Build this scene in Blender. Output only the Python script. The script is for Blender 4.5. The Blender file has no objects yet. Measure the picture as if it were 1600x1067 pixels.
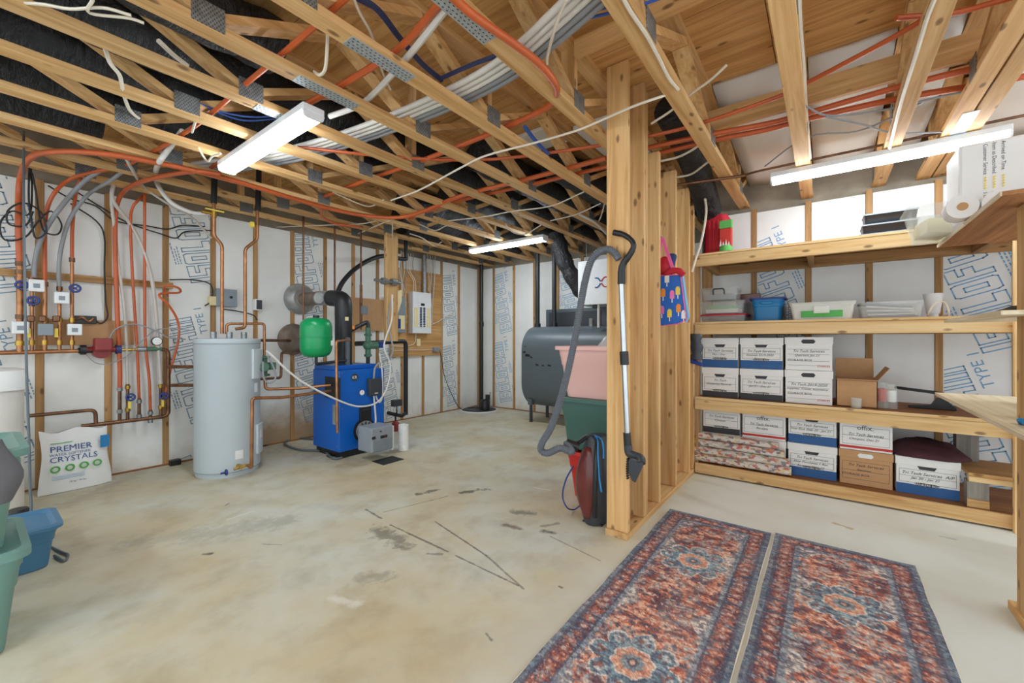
import bpy, bmesh, math, random
import numpy as np
from mathutils import Vector, Matrix
random.seed(7)
SC = bpy.context.scene
COL = SC.collection
V = Vector
PI = math.pi
# ------------------------------------------------------------------ camera
H = 1.20; F = 649.0; YAW = math.atan2(490.0, 649.0); HOR = 530.0
CA, SA = math.cos(YAW), math.sin(YAW)
cam_d = bpy.data.cameras.new('camera'); cam = bpy.data.objects.new('camera', cam_d); COL.objects.link(cam)
cam_d.sensor_width = 36.0; cam_d.lens = 36.0*F/1600.0; cam_d.clip_start = .05
cam_d.shift_y = (HOR-533.5)/1600.0
cam.location = (0, 0, H); cam.rotation_euler = (PI/2, 0, YAW-PI/2)
SC.camera = cam
# ------------------------------------------------------------------ world, exposure
W = bpy.data.worlds.new('world'); SC.world = W; W.use_nodes = True
W.node_tree.nodes['Background'].inputs[0].default_value = (.87, .97, 1.04, 1)
W.node_tree.nodes['Background'].inputs[1].default_value = 1.45
SC.view_settings.view_transform = 'Standard'; SC.view_settings.look = 'None'
SC.view_settings.exposure = 0.45; SC.view_settings.gamma = 1.0; SC.view_settings.use_curve_mapping = False
LAMP = 31.0      # emission strength of the ceiling light diffusers
# ------------------------------------------------------------------ pixel -> point on a known plane of the room
def ray(u, v):
    t = (u-800)/F
    return V((CA+t*SA, SA-t*CA, (HOR-v)/F))
def px(u, v, X): d = ray(u, v); k = X/d.x; return V((X, d.y*k, H+d.z*k))
def py(u, v, Y): d = ray(u, v); k = Y/d.y; return V((d.x*k, Y, H+d.z*k))
def pz(u, v, Z): d = ray(u, v); k = (Z-H)/d.z; return V((d.x*k, d.y*k, Z))
def pxs(L, X): return [px(u, v, X) for u, v in L]
def pys(L, Y): return [py(u, v, Y) for u, v in L]
def pzs(L, Z): return [pz(u, v, Z) for u, v in L]
# ------------------------------------------------------------------ mesh builder
def sm(pts, k=6):
    """Catmull-Rom smoothing of a path"""
    P = [V(p) for p in pts]
    if len(P) < 3: return P
    out = []
    for i in range(len(P)-1):
        p0 = P[i-1] if i else P[0]*2-P[1]
        p1, p2 = P[i], P[i+1]
        p3 = P[i+2] if i+2 < len(P) else P[-1]*2-P[-2]
        for j in range(k):
            t = j/k
            out.append(.5*((2*p1)+(p2-p0)*t+(2*p0-5*p1+4*p2-p3)*t*t+(3*p1-p0-3*p2+p3)*t**3))
    out.append(P[-1]); return out
def fil(pts, r=.03, k=4):
    """fillet the corners of a path"""
    P = [V(p) for p in pts]; out = [P[0]]
    for i in range(1, len(P)-1):
        a, b, c = P[i-1], P[i], P[i+1]
        d1 = (a-b); d2 = (c-b); q = min(r, d1.length*.45, d2.length*.45)
        s = b+d1.normalized()*q; e = b+d2.normalized()*q
        for j in range(k+1):
            t = j/k; out.append(s*(1-t)**2+b*2*t*(1-t)+e*t*t)
    out.append(P[-1]); return out
class MB:
    def __init__(s): s.v = []; s.f = []; s.m = None
    def add(s, vs, fs):
        n = len(s.v); s.v += [V(p) for p in vs]; s.f += [tuple(i+n for i in f) for f in fs]; return s
    def box(s, x0, x1, y0, y1, z0, z1):
        if x0 > x1: x0, x1 = x1, x0
        if y0 > y1: y0, y1 = y1, y0
        if z0 > z1: z0, z1 = z1, z0
        return s.add([(x0,y0,z0),(x1,y0,z0),(x1,y1,z0),(x0,y1,z0),(x0,y0,z1),(x1,y0,z1),(x1,y1,z1),(x0,y1,z1)],
                     [(3,2,1,0),(4,5,6,7),(0,1,5,4),(1,2,6,5),(2,3,7,6),(3,0,4,7)])
    def obox(s, c, size, rot=(0,0,0)):
        from mathutils import Euler
        R = Euler(rot).to_matrix(); a, b, d = [q/2 for q in size]; c = V(c)
        P = [(-a,-b,-d),(a,-b,-d),(a,b,-d),(-a,b,-d),(-a,-b,d),(a,-b,d),(a,b,d),(-a,b,d)]
        return s.add([c+R@V(p) for p in P], [(3,2,1,0),(4,5,6,7),(0,1,5,4),(1,2,6,5),(2,3,7,6),(3,0,4,7)])
    def beam(s, p0, p1, w, h, side=(0,1,0)):
        """bar p0-p1; w across `side`, h across the other"""
        p0, p1 = V(p0), V(p1); d = (p1-p0).normalized(); a = V(side); a = (a-d*a.dot(d)).normalized(); b = d.cross(a)
        a *= w/2; b *= h/2
        return s.add([p0-a-b,p0+a-b,p0+a+b,p0-a+b,p1-a-b,p1+a-b,p1+a+b,p1-a+b],
                     [(3,2,1,0),(4,5,6,7),(0,1,5,4),(1,2,6,5),(2,3,7,6),(3,0,4,7)])
    def loft(s, rings, c0=True, c1=True):
        n = len(s.v); k = len(rings[0])
        for r in rings: s.v += [V(p) for p in r]
        for i in range(len(rings)-1):
            for j in range(k):
                a = n+i*k+j; b = n+i*k+(j+1)%k
                s.f.append((a, b, b+k, a+k))
        if c0: s.f.append(tuple(n+j for j in reversed(range(k))))
        if c1: s.f.append(tuple(n+(len(rings)-1)*k+j for j in range(k)))
        return s
    def tube(s, pts, r, n=8, caps=True):
        P = [V(p) for p in pts]; Q = [P[0]]
        for p in P[1:]:
            if (p-Q[-1]).length > 1e-5: Q.append(p)
        P = Q
        R = r if isinstance(r, (list, tuple)) else None
        d = (P[1]-P[0]).normalized(); a = d.orthogonal().normalized(); rings = []
        for i, p in enumerate(P):
            if i == 0: t = (P[1]-P[0])
            elif i == len(P)-1: t = (P[-1]-P[-2])
            else: t = (P[i+1]-p).normalized()+(p-P[i-1]).normalized()
            if t.length < 1e-6: t = d
            t.normalize(); a = a-t*a.dot(t)
            if a.length < 1e-6: a = t.orthogonal()
            a.normalize(); b = t.cross(a); d = t
            rr = R[min(len(R)-1, int(i*len(R)/len(P)))] if R else r
            rings.append([p+(a*math.cos(2*PI*j/n)+b*math.sin(2*PI*j/n))*rr for j in range(n)])
        return s.loft(rings, caps, caps)
    def cyl(s, p0, p1, r0, r1=None, n=16): 
        p0, p1 = V(p0), V(p1); r1 = r0 if r1 is None else r1; d = (p1-p0).normalized(); a = d.orthogonal().normalized(); b = d.cross(a)
        return s.loft([[p+(a*math.cos(2*PI*j/n)+b*math.sin(2*PI*j/n))*r for j in range(n)] for p, r in ((p0,r0),(p1,r1))])
    def lathe(s, prof, c=(0,0,0), ax=(0,0,1), n=24):
        """prof: list of (radius, height along ax)"""
        c = V(c); d = V(ax).normalized(); a = d.orthogonal().normalized(); b = d.cross(a)
        return s.loft([[c+d*h+(a*math.cos(2*PI*j/n)+b*math.sin(2*PI*j/n))*max(r,1e-4) for j in range(n)] for r, h in prof])
    def prism(s, poly, e):
        """polygon of 3-d points extruded by vector e"""
        e = V(e); k = len(poly); A = [V(p) for p in poly]
        return s.add(A+[p+e for p in A], [tuple(reversed(range(k))), tuple(range(k, 2*k))]+[(j, (j+1) % k, (j+1) % k+k, j+k) for j in range(k)])
    def sphere(s, c, r, n=12, sc=(1,1,1)):
        m = n//2; c = V(c)
        return s.loft([[c+V((r*sc[0]*math.sin(max(.02,min(PI-.02,PI*i/m)))*math.cos(2*PI*j/n), r*sc[1]*math.sin(max(.02,min(PI-.02,PI*i/m)))*math.sin(2*PI*j/n), -r*sc[2]*math.cos(PI*i/m))) for j in range(n)] for i in range(m+1)])
    def torus(s, c, R, r, ax=(0,0,1), n=24, m=8):
        c = V(c); d = V(ax).normalized(); a = d.orthogonal().normalized(); b = d.cross(a); rings = []
        for i in range(n+1):
            q = a*math.cos(2*PI*i/n)+b*math.sin(2*PI*i/n)
            rings.append([c+q*(R+r*math.cos(2*PI*j/m))+d*r*math.sin(2*PI*j/m) for j in range(m)])
        return s.loft(rings, False, False)
    def mesh(s, name, off=(0,0,0)):
        me = bpy.data.meshes.new(name); off = V(off)
        me.from_pydata([tuple(p-off) for p in s.v], [], s.f)
        bm = bmesh.new(); bm.from_mesh(me); bmesh.ops.recalc_face_normals(bm, faces=bm.faces); bm.to_mesh(me); bm.free()
        return me
WL = {}   # world location of roots
def finish(o, mat, smooth, bevel, seg=2):
    me = o.data
    if mat is not None: me.materials.append(MAT[mat] if isinstance(mat, str) else mat)
    if smooth:
        me.polygons.foreach_set('use_smooth', [True]*len(me.polygons))
        if smooth is not True or True:
            try: me.set_sharp_from_angle(angle=math.radians(40))
            except Exception: pass
    if bevel:
        m = o.modifiers.new('bevel', 'BEVEL'); m.width = bevel; m.segments = seg; m.limit_method = 'ANGLE'; m.angle_limit = math.radians(40)
        m.harden_normals = False
def link(name, me, parent=None):
    o = bpy.data.objects.new(name, me); COL.objects.link(o)
    if parent is not None: o.parent = parent
    return o
def tag(o, label, cat, group=None, kind=None):
    o['label'] = label
    if cat: o['category'] = cat
    if group: o['group'] = group
    if kind: o['kind'] = kind
    return o
def thing(name, label, cat, loc=(0,0,0), rz=0, group=None, rot=None):
    o = link(name, None); o.location = loc; o.rotation_euler = rot if rot else (0,0,rz); o.empty_display_size = .05
    WL[o.name] = V(loc); return tag(o, label, cat, group)
def part(mb, name, mat, parent, smooth=False, bevel=0, local=False, label=None, seg=2):
    """a mesh child; coordinates are world unless local"""
    off = V((0,0,0)) if local else WL.get(parent.name, V((0,0,0)))
    o = link(name, mb.mesh(name, off), parent); finish(o, mat, smooth, bevel, seg)
    WL[o.name] = off
    if label: o['label'] = label
    return o
def solo(mb, name, mat, label, cat, group=None, smooth=False, bevel=0, kind=None):
    lo = V([min(p[i] for p in mb.v) for i in range(3)]); hi = V([max(p[i] for p in mb.v) for i in range(3)])
    c = V(((lo.x+hi.x)/2, (lo.y+hi.y)/2, lo.z))
    o = link(name, mb.mesh(name, c)); o.location = c; finish(o, mat, smooth, bevel); WL[o.name] = c
    return tag(o, label, cat, group, kind)
def struct(mb, name, mat, label=None, bevel=0):
    o = link(name, mb.mesh(name)); finish(o, mat, False, bevel); o['kind'] = 'structure'; WL[o.name] = V((0,0,0))
    if label: o['label'] = label
    return o
def inst(o, parent, loc, rot=(0,0,0), scale=None):
    """copy of one object sharing its mesh"""
    c = o.copy(); COL.objects.link(c); c.parent = parent; c.location = loc; c.rotation_euler = rot
    if scale: c.scale = scale
    return c
def copy_tree(o, loc, rz=None, label=None, parent=None):
    c = o.copy(); COL.objects.link(c)
    if parent is None: c.location = loc
    else: c.parent = parent
    if rz is not None: c.rotation_euler = (0, 0, rz)
    if label: c['label'] = label
    for ch in list(o.children): copy_tree(ch, None, parent=c)
    return c
def txt(s, size, mat, parent, o, xd, yd, name='lettering', outline=0, shear=0, local=False, align='LEFT', spacing=1.0):
    """lettering lying in the plane xd/yd at point o"""
    cu = bpy.data.curves.new('t', 'FONT'); cu.body = s; cu.size = size; cu.shear = shear; cu.align_x = align; cu.resolution_u = 2
    cu.space_character = spacing
    if outline: cu.fill_mode = 'NONE'; cu.bevel_depth = outline; cu.bevel_resolution = 0
    to = bpy.data.objects.new('t', cu); COL.objects.link(to)
    dg = bpy.context.evaluated_depsgraph_get()
    me = bpy.data.meshes.new_from_object(to.evaluated_get(dg)); bpy.data.objects.remove(to); bpy.data.curves.remove(cu)
    x = V(xd).normalized(); y = V(yd); y = (y-x*y.dot(x)).normalized(); z = x.cross(y); off = V((0,0,0)) if local else WL.get(parent.name, V((0,0,0)))
    M = Matrix(((x.x,y.x,z.x),(x.y,y.y,z.y),(x.z,y.z,z.z)))
    n = len(me.vertices); co = np.empty(n*3); me.vertices.foreach_get('co', co); co = co.reshape(-1,3)
    co = co@np.array(M).T+np.array(V(o)-off); me.vertices.foreach_set('co', co.ravel()); me.update(); me.name = name
    me.materials.clear(); ob = link(name, me, parent); me.materials.append(MAT[mat]); return ob
def rring(cx, cy, w, d, r, z, n=5, f=None):
    """rounded rectangle ring"""
    out = []; r = min(r, w/2-.001, d/2-.001)
    for q, (sx, sy) in enumerate(((1,1),(-1,1),(-1,-1),(1,-1))):
        for j in range(n+1):
            a = q*PI/2+j*PI/2/n
            out.append(V((cx+sx*(w/2-r)+r*math.cos(a), cy+sy*(d/2-r)+r*math.sin(a), z)))
    return [f(p) for p in out] if f else out
# ------------------------------------------------------------------ materials
MAT = {}
def nodes(name):
    m = bpy.data.materials.new(name); m.use_nodes = True; nt = m.node_tree; MAT[name] = m
    return m, nt, nt.nodes['Principled BSDF']
def lin(c):
    return tuple(((x/255/12.92) if x/255 <= .04045 else ((x/255+.055)/1.055)**2.4) for x in c)+(1,)
def N(nt, t, **k):
    n = nt.nodes.new(t)
    for a, b in k.items():
        if a.startswith('i_'): n.inputs[a[2:].replace('_', ' ')].default_value = b
        else: setattr(n, a, b)
    return n
def ramp(nt, stops):
    r = nt.nodes.new('ShaderNodeValToRGB'); e = r.color_ramp.elements
    while len(e) < len(stops): e.new(.5)
    for i, (p, c) in enumerate(stops): e[i].position = p; e[i].color = c
    return r
def mix(nt, a, b, fac, mode='MIX'):
    m = nt.nodes.new('ShaderNodeMix'); m.data_type = 'RGBA'; m.blend_type = mode
    for s, x in ((0, fac), (6, a), (7, b)):
        if hasattr(x, 'is_output') or isinstance(x, bpy.types.NodeSocket): nt.links.new(x, m.inputs[s])
        else: m.inputs[s].default_value = x
    return m.outputs[2]
def math_(nt, op, a, b=None, c=None):
    m = nt.nodes.new('ShaderNodeMath'); m.operation = op
    for i, x in enumerate((a, b, c)):
        if x is None: continue
        if isinstance(x, bpy.types.NodeSocket): nt.links.new(x, m.inputs[i])
        else: m.inputs[i].default_value = x
    return m.outputs[0]
def coords(nt, scale=(1,1,1), rnd=True):
    tc = nt.nodes.new('ShaderNodeTexCoord'); mp = nt.nodes.new('ShaderNodeMapping'); mp.inputs['Scale'].default_value = scale
    if rnd:
        oi = nt.nodes.new('ShaderNodeObjectInfo'); cx = nt.nodes.new('ShaderNodeVectorMath'); cx.operation = 'SCALE'
        cb = nt.nodes.new('ShaderNodeCombineXYZ'); 
        for i, q in enumerate((37., 19., 53.)): nt.links.new(math_(nt, 'MULTIPLY', oi.outputs['Random'], q), cb.inputs[i])
        ad = nt.nodes.new('ShaderNodeVectorMath'); ad.operation = 'ADD'
        nt.links.new(tc.outputs['Object'], ad.inputs[0]); nt.links.new(cb.outputs[0], ad.inputs[1]); nt.links.new(ad.outputs[0], mp.inputs['Vector'])
    else: nt.links.new(tc.outputs['Object'], mp.inputs['Vector'])
    return mp.outputs[0]
def noise(nt, vec, scale, detail=4, rough=.55, dist=0):
    n = N(nt, 'ShaderNodeTexNoise'); n.inputs['Scale'].default_value = scale; n.inputs['Detail'].default_value = detail
    n.inputs['Roughness'].default_value = rough; n.inputs['Distortion'].default_value = dist
    nt.links.new(vec, n.inputs['Vector']); return n.outputs['Fac']
def bump(nt, bs, h, strength=.2, dist=.01):
    b = nt.nodes.new('ShaderNodeBump'); b.inputs['Strength'].default_value = strength; b.inputs['Distance'].default_value = dist
    nt.links.new(h, b.inputs['Height']); nt.links.new(b.outputs[0], bs.inputs['Normal'])
def plain(name, rgb, rough=.5, metal=0, var=.12, nscale=9, bmp=0, spec=.5, bscale=120):
    m, nt, bs = nodes(name); c = lin(rgb); v = coords(nt)
    f = noise(nt, v, nscale, 4)
    a = tuple(min(1, x*(1+var)) for x in c[:3])+(1,); b = tuple(x*(1-var) for x in c[:3])+(1,)
    r = ramp(nt, [(.3, b), (.7, a)]); nt.links.new(f, r.inputs[0]); nt.links.new(r.outputs[0], bs.inputs['Base Color'])
    bs.inputs['Roughness'].default_value = rough; bs.inputs['Metallic'].default_value = metal
    bs.inputs['Specular IOR Level'].default_value = spec
    if bmp: bump(nt, bs, noise(nt, v, bscale, 3), bmp, .004)
    return m
def wood(name, axis, lo, mid, hi, knots=True, rough=.65, spread=1.0):
    m, nt, bs = nodes(name)
    st = [14., 14., 14.]; st[axis] = .7
    v = coords(nt, tuple(st)); w = noise(nt, v, 1.6, 5, .6, .6)
    st2 = [90., 90., 90.]; st2[axis] = 3.
    g = noise(nt, coords(nt, tuple(st2)), 1.0, 2)
    r = ramp(nt, [(.28, lin(lo)), (.5, lin(mid)), (.75, lin(hi))]); nt.links.new(w, r.inputs[0])
    col = mix(nt, r.outputs[0], lin(lo), math_(nt, 'MULTIPLY', math_(nt, 'SUBTRACT', g, .45), .7))
    oi = nt.nodes.new('ShaderNodeObjectInfo')
    br = N(nt, 'ShaderNodeHueSaturation'); nt.links.new(col, br.inputs['Color'])
    nt.links.new(math_(nt, 'MULTIPLY_ADD', oi.outputs['Random'], .26*spread, 1-.13*spread), br.inputs['Value']); col = br.outputs[0]
    if knots:
        k = [12., 12., 12.]; k[axis] = 5.0
        vo = N(nt, 'ShaderNodeTexVoronoi'); vo.inputs['Scale'].default_value = 1.; nt.links.new(coords(nt, tuple(k)), vo.inputs['Vector'])
        kr = ramp(nt, [(.0, (1,1,1,1)), (.10, (.8,.8,.8,1)), (.17, (0,0,0,1))]); nt.links.new(vo.outputs['Distance'], kr.inputs[0])
        col = mix(nt, col, lin((92, 54, 28)), math_(nt, 'MULTIPLY', kr.outputs[0], .8))
    nt.links.new(col, bs.inputs['Base Color']); bs.inputs['Roughness'].default_value = rough; bs.inputs['Specular IOR Level'].default_value = .25
    bump(nt, bs, g, .12, .003); return m
for ax, n in enumerate('xyz'):
    wood('lumber_'+n, ax, (186,138,84), (216,172,116), (234,198,146))
    wood('pale_lumber_'+n, ax, (206,160,100), (230,192,136), (242,214,166))
    wood('furring_'+n, ax, (150,110,66), (182,140,92), (206,166,116))
    wood('dark_ply_'+n, ax, (128,84,50), (158,108,68), (180,132,88), knots=False)
wood('ply_y', 1, (172,124,72), (206,158,98), (226,182,124), spread=.6)
wood('osb', 0, (176,128,74), (204,156,100), (222,180,126), knots=False, spread=.3)
wood('pale_osb', 0, (196,176,142), (216,200,170), (232,220,196), knots=False, spread=.4)
wood('grey_wood', 2, (110,106,100), (146,140,132), (168,160,150), spread=.4)
plain('white_paint', (232,234,236), .45, var=.03)
plain('white_plastic', (236,237,236), .4, var=.02)
plain('heater_grey', (190,200,206), .35, var=.03, nscale=3)
plain('heater_cover', (202,211,216), .35, var=.02)
plain('copper', (170,118,80), .36, .75, var=.3, nscale=14)
plain('old_copper', (122,88,66), .42, .8, var=.35, nscale=16)
plain('brass', (186,150,70), .35, .9, var=.2)
plain('galv', (150,154,156), .42, .75, var=.22, nscale=40)
def m_plate():
    m, nt, bs = nodes('nail_plate'); v = coords(nt, rnd=False); sp = N(nt, 'ShaderNodeSeparateXYZ'); nt.links.new(v, sp.inputs[0])
    a = math_(nt, 'SINE', math_(nt, 'MULTIPLY', sp.outputs[0], 420.)); b = math_(nt, 'SINE', math_(nt, 'MULTIPLY', sp.outputs[2], 300.)); t = math_(nt, 'GREATER_THAN', math_(nt, 'MULTIPLY', a, b), .25)
    r = ramp(nt, [(.3, lin((112,114,114))), (.7, lin((150,152,152)))]); nt.links.new(noise(nt, v, 30, 3), r.inputs[0])
    nt.links.new(mix(nt, r.outputs[0], lin((66,62,58)), math_(nt, 'MULTIPLY', t, .75)), bs.inputs['Base Color']); bs.inputs['Metallic'].default_value = .3; bs.inputs['Roughness'].default_value = .5
m_plate()
plain('dark_slot', (40,40,42), .8)
plain('splice_steel', (176,182,184), .45, .3, var=.15, nscale=40)
plain('steel', (188,190,192), .25, .95, var=.08)
plain('orange_pex', (194,92,46), .38, var=.14, nscale=5)
plain('grey_pex', (142,144,148), .4, var=.08)
plain('clear_pex', (196,188,180), .35, var=.08)
plain('white_pvc', (216,212,206), .4, var=.06)
plain('white_cable', (222,212,194), .5, var=.08)
plain('black_cable', (34,34,36), .5, var=.1)
plain('grey_cable', (150,152,156), .5, var=.1)
plain('blue_cable', (54,92,170), .45, var=.1)
plain('black_plastic', (30,31,33), .42, var=.12)
plain('dark_plastic', (58,62,68), .45, var=.08)
plain('boiler_blue', (8,96,190), .34, var=.05, nscale=3)
plain('dark_blue', (34,62,138), .5)
plain('navy_cable', (44,54,92), .5)
plain('valve_blue', (40,62,128), .45)
plain('tank_green', (0,146,84), .3, var=.04)
plain('valve_green', (72,112,92), .5, var=.12)
plain('bin_green', (110,150,142), .42, var=.03, nscale=3)
plain('bin_dark_green', (66,104,96), .42, var=.03, nscale=3)
plain('bin_blue', (72,124,160), .4, var=.03, nscale=3)
plain('bin_bright_blue', (20,126,188), .38, var=.04, nscale=3)
plain('bin_pink', (230,184,176), .42, var=.02, nscale=3)
plain('bin_red', (206,44,42), .42, var=.04, nscale=3)
plain('oil_tank', (92,102,108), .38, var=.05, nscale=3)
plain('flue_black', (34,36,40), .45, var=.15)
plain('grey_box', (136,146,154), .45, var=.05)
plain('burner_grey', (142,150,158), .42, var=.04)
plain('circ_red', (140,44,44), .45, var=.1)
plain('tin', (160,160,158), .45, .35, var=.3, nscale=8)
plain('tin_dark', (128,114,102), .5, .3, var=.35, nscale=10)
plain('red_fabric', (198,34,52), .6, var=.1)
plain('navy', (44,60,110), .8, var=.1)
plain('pink_strap', (234,104,168), .7, var=.06)
plain('bag_blue', (34,104,196), .6, var=.05)
plain('cardboard', (196,152,108), .8, var=.05, nscale=20)
plain('box_white', (238,238,236), .7, var=.015)
plain('box_blue', (42,92,150), .6, var=.05)
plain('box_black', (58,58,62), .6, var=.06)
plain('ink', (60,62,70), .7)
plain('red_ink', (196,52,44), .6)
plain('print_blue', (124,172,208), .7, var=.1)
plain('print_grey', (124,152,174), .7, var=.1)
plain('print_navy', (40,84,150), .6)
plain('green_print', (96,180,90), .6)
plain('green_paper', (78,168,84), .7)
plain('paper', (238,238,234), .7, var=.02)
plain('cream_paper', (236,220,170), .7, var=.03)
plain('maroon', (106,46,42), .22, var=.15)
plain('maroon_cloth', (70,34,42), .8, var=.2)
plain('grey_cloth', (98,98,102), .85, var=.12)
plain('orange', (240,150,60), .6); plain('yellow', (240,214,90), .6); plain('pink', (240,130,190), .6)
plain('concrete', (150,140,124), .9, var=.28, nscale=3.5, bmp=.3, bscale=30)
plain('foam_sheet', (228,224,216), .8, var=.03, nscale=4)
plain('tissue', (240,240,240), .9, var=.02)
plain('grey_hose', (98,104,112), .4, var=.06)
plain('plate_black', (44,48,54), .4)
def m_floor():
    m, nt, bs = nodes('floor_concrete'); v = coords(nt, rnd=False)
    a = noise(nt, v, 1.1, 7, .62, .15); b = noise(nt, v, 4., 7, .62, .12); c = noise(nt, v, 60, 3)
    r = ramp(nt, [(.30, lin((196,178,142))), (.47, lin((202,194,168))), (.62, lin((206,206,194)))]); nt.links.new(a, r.inputs[0])
    r2 = ramp(nt, [(.28, (.68,.63,.55,1)), (.52, (1,1,1,1)), (.8, (1.08,1.08,1.08,1))]); nt.links.new(b, r2.inputs[0])
    col = mix(nt, r.outputs[0], r2.outputs[0], .65, 'MULTIPLY')
    sp = N(nt, 'ShaderNodeSeparateXYZ'); nt.links.new(v, sp.inputs[0]); X, Y = sp.outputs[0], sp.outputs[1]
    # cleaner, greyer concrete beyond the stud wall
    cl = N(nt, 'ShaderNodeMapRange'); nt.links.new(math_(nt, 'ADD', Y, math_(nt, 'MULTIPLY', b, .6)), cl.inputs[0]); cl.inputs[1].default_value = 1.5; cl.inputs[2].default_value = .9; cl.interpolation_type = 'SMOOTHSTEP'
    r3 = ramp(nt, [(.3, lin((206,202,188))), (.65, lin((220,222,218)))]); nt.links.new(noise(nt, v, 1.3, 6, .6, .3), r3.inputs[0])
    col = mix(nt, col, r3.outputs[0], math_(nt, 'MULTIPLY', cl.outputs[0], .8))
    n2 = noise(nt, v, 14, 4, .7); n3 = noise(nt, v, 45, 4, .7)
    def mark(p, q, w, dark, k=1.0, wob=.5, nn=None, power=1.):
        nonlocal col
        # streak from p to q (floor points), half-width w
        p, q = V(p), V(q); L = max((q-p).length, 1e-3); d = (q-p)/L
        dx = math_(nt, 'SUBTRACT', X, p.x); dy = math_(nt, 'SUBTRACT', Y, p.y)
        t = math_(nt, 'ADD', math_(nt, 'MULTIPLY', dx, d.x), math_(nt, 'MULTIPLY', dy, d.y))
        s = math_(nt, 'ADD', math_(nt, 'MULTIPLY', dx, -d.y), math_(nt, 'MULTIPLY', dy, d.x))
        tc = N(nt, 'ShaderNodeClamp'); nt.links.new(t, tc.inputs[0]); tc.inputs[2].default_value = L
        e = math_(nt, 'SUBTRACT', t, tc.outputs[0])
        dist = math_(nt, 'SQRT', math_(nt, 'ADD', math_(nt, 'MULTIPLY', s, s), math_(nt, 'MULTIPLY', e, e)))
        dist = math_(nt, 'MULTIPLY_ADD', math_(nt, 'SUBTRACT', nn or n2, .5), w*wob*4, dist)
        mr = N(nt, 'ShaderNodeMapRange'); nt.links.new(dist, mr.inputs[0]); mr.inputs[1].default_value = w; mr.inputs[2].default_value = w*.25*power
        col = mix(nt, col, lin(dark), math_(nt, 'MULTIPLY', mr.outputs[0], k))
    f = lambda u, v_: pz(u, v_, 0)
    D = (66,64,60)
    mark(f(590,828), f(632,850), .07, D, .55, 1.0); mark(f(610,820), f(700,862), .010, D, .75, .6)
    mark(f(680,815), f(760,868), .008, D, .75, .5); mark(f(712,868), f(810,915), .008, D, .7, .5); mark(f(760,868), f(818,920), .008, D, .6, .5)
    mark(f(572,796), f(596,810), .012, D, .7, .6); mark(f(600,800), f(700,775), .008, D, .5, .6)
    mark(f(790,820), f(812,826), .03, (110,84,58), .8, .7); mark(f(803,800), f(830,802), .05, D, .6, .9); mark(f(848,830), f(862,832), .03, D, .8, .7)
    mark(f(860,838), f(938,876), .007, D, .5, .5); mark(f(848,822), f(872,818), .02, D, .5, .9)
    mark(f(720,770), f(760,764), .035, D, .8, 1.3); mark(f(655,772), f(680,766), .03, D, .75, 1.3)
    mark(f(318,866), f(330,865), .016, D, .8, .6); mark(f(410,850), f(440,851), .006, D, .5, .4); mark(f(565,905), f(600,900), .06, D, .3, 1.)
    mark(f(352,790), f(358,786), .008, D, .6, .5); mark(f(668,865), f(690,866), .014, D, .5, .7); mark(f(760,990), f(768,1000), .008, D, .6, .5); mark(f(874,916), f(878,918), .01, (90,50,40), .7, .5)
    mark(f(355,812), f(396,798), .008, (236,236,230), .6, .5); mark(f(835,762), f(860,766), .012, (236,236,230), .6, .5); mark(f(520,935), f(560,942), .03, (232,230,222), .5, .8)
    mark(f(215,845), f(440,815), .12, (150,148,134), .35, 1.2); mark(f(100,790), f(260,720), .10, (150,140,124), .35, 1.2)
    mark(f(1306,818), f(1330,826), .02, (176,140,80), .7, .9); mark(f(1470,838), f(1490,842), .014, (150,150,146), .6, .9)
    mark(f(450,700), f(560,720), .2, (150,136,114), .35, 1.2); mark(f(770,645), f(785,644), .05, (176,120,80), .5, 1.)
    nt.links.new(col, bs.inputs['Base Color'])
    rr = N(nt, 'ShaderNodeMapRange'); nt.links.new(b, rr.inputs[0]); rr.inputs[3].default_value = .42; rr.inputs[4].default_value = .7
    nt.links.new(rr.outputs[0], bs.inputs['Roughness']); bs.inputs['Specular IOR Level'].default_value = .35
    bump(nt, bs, math_(nt, 'ADD', math_(nt, 'MULTIPLY', c, .3), b), .12, .01)
m_floor()
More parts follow.
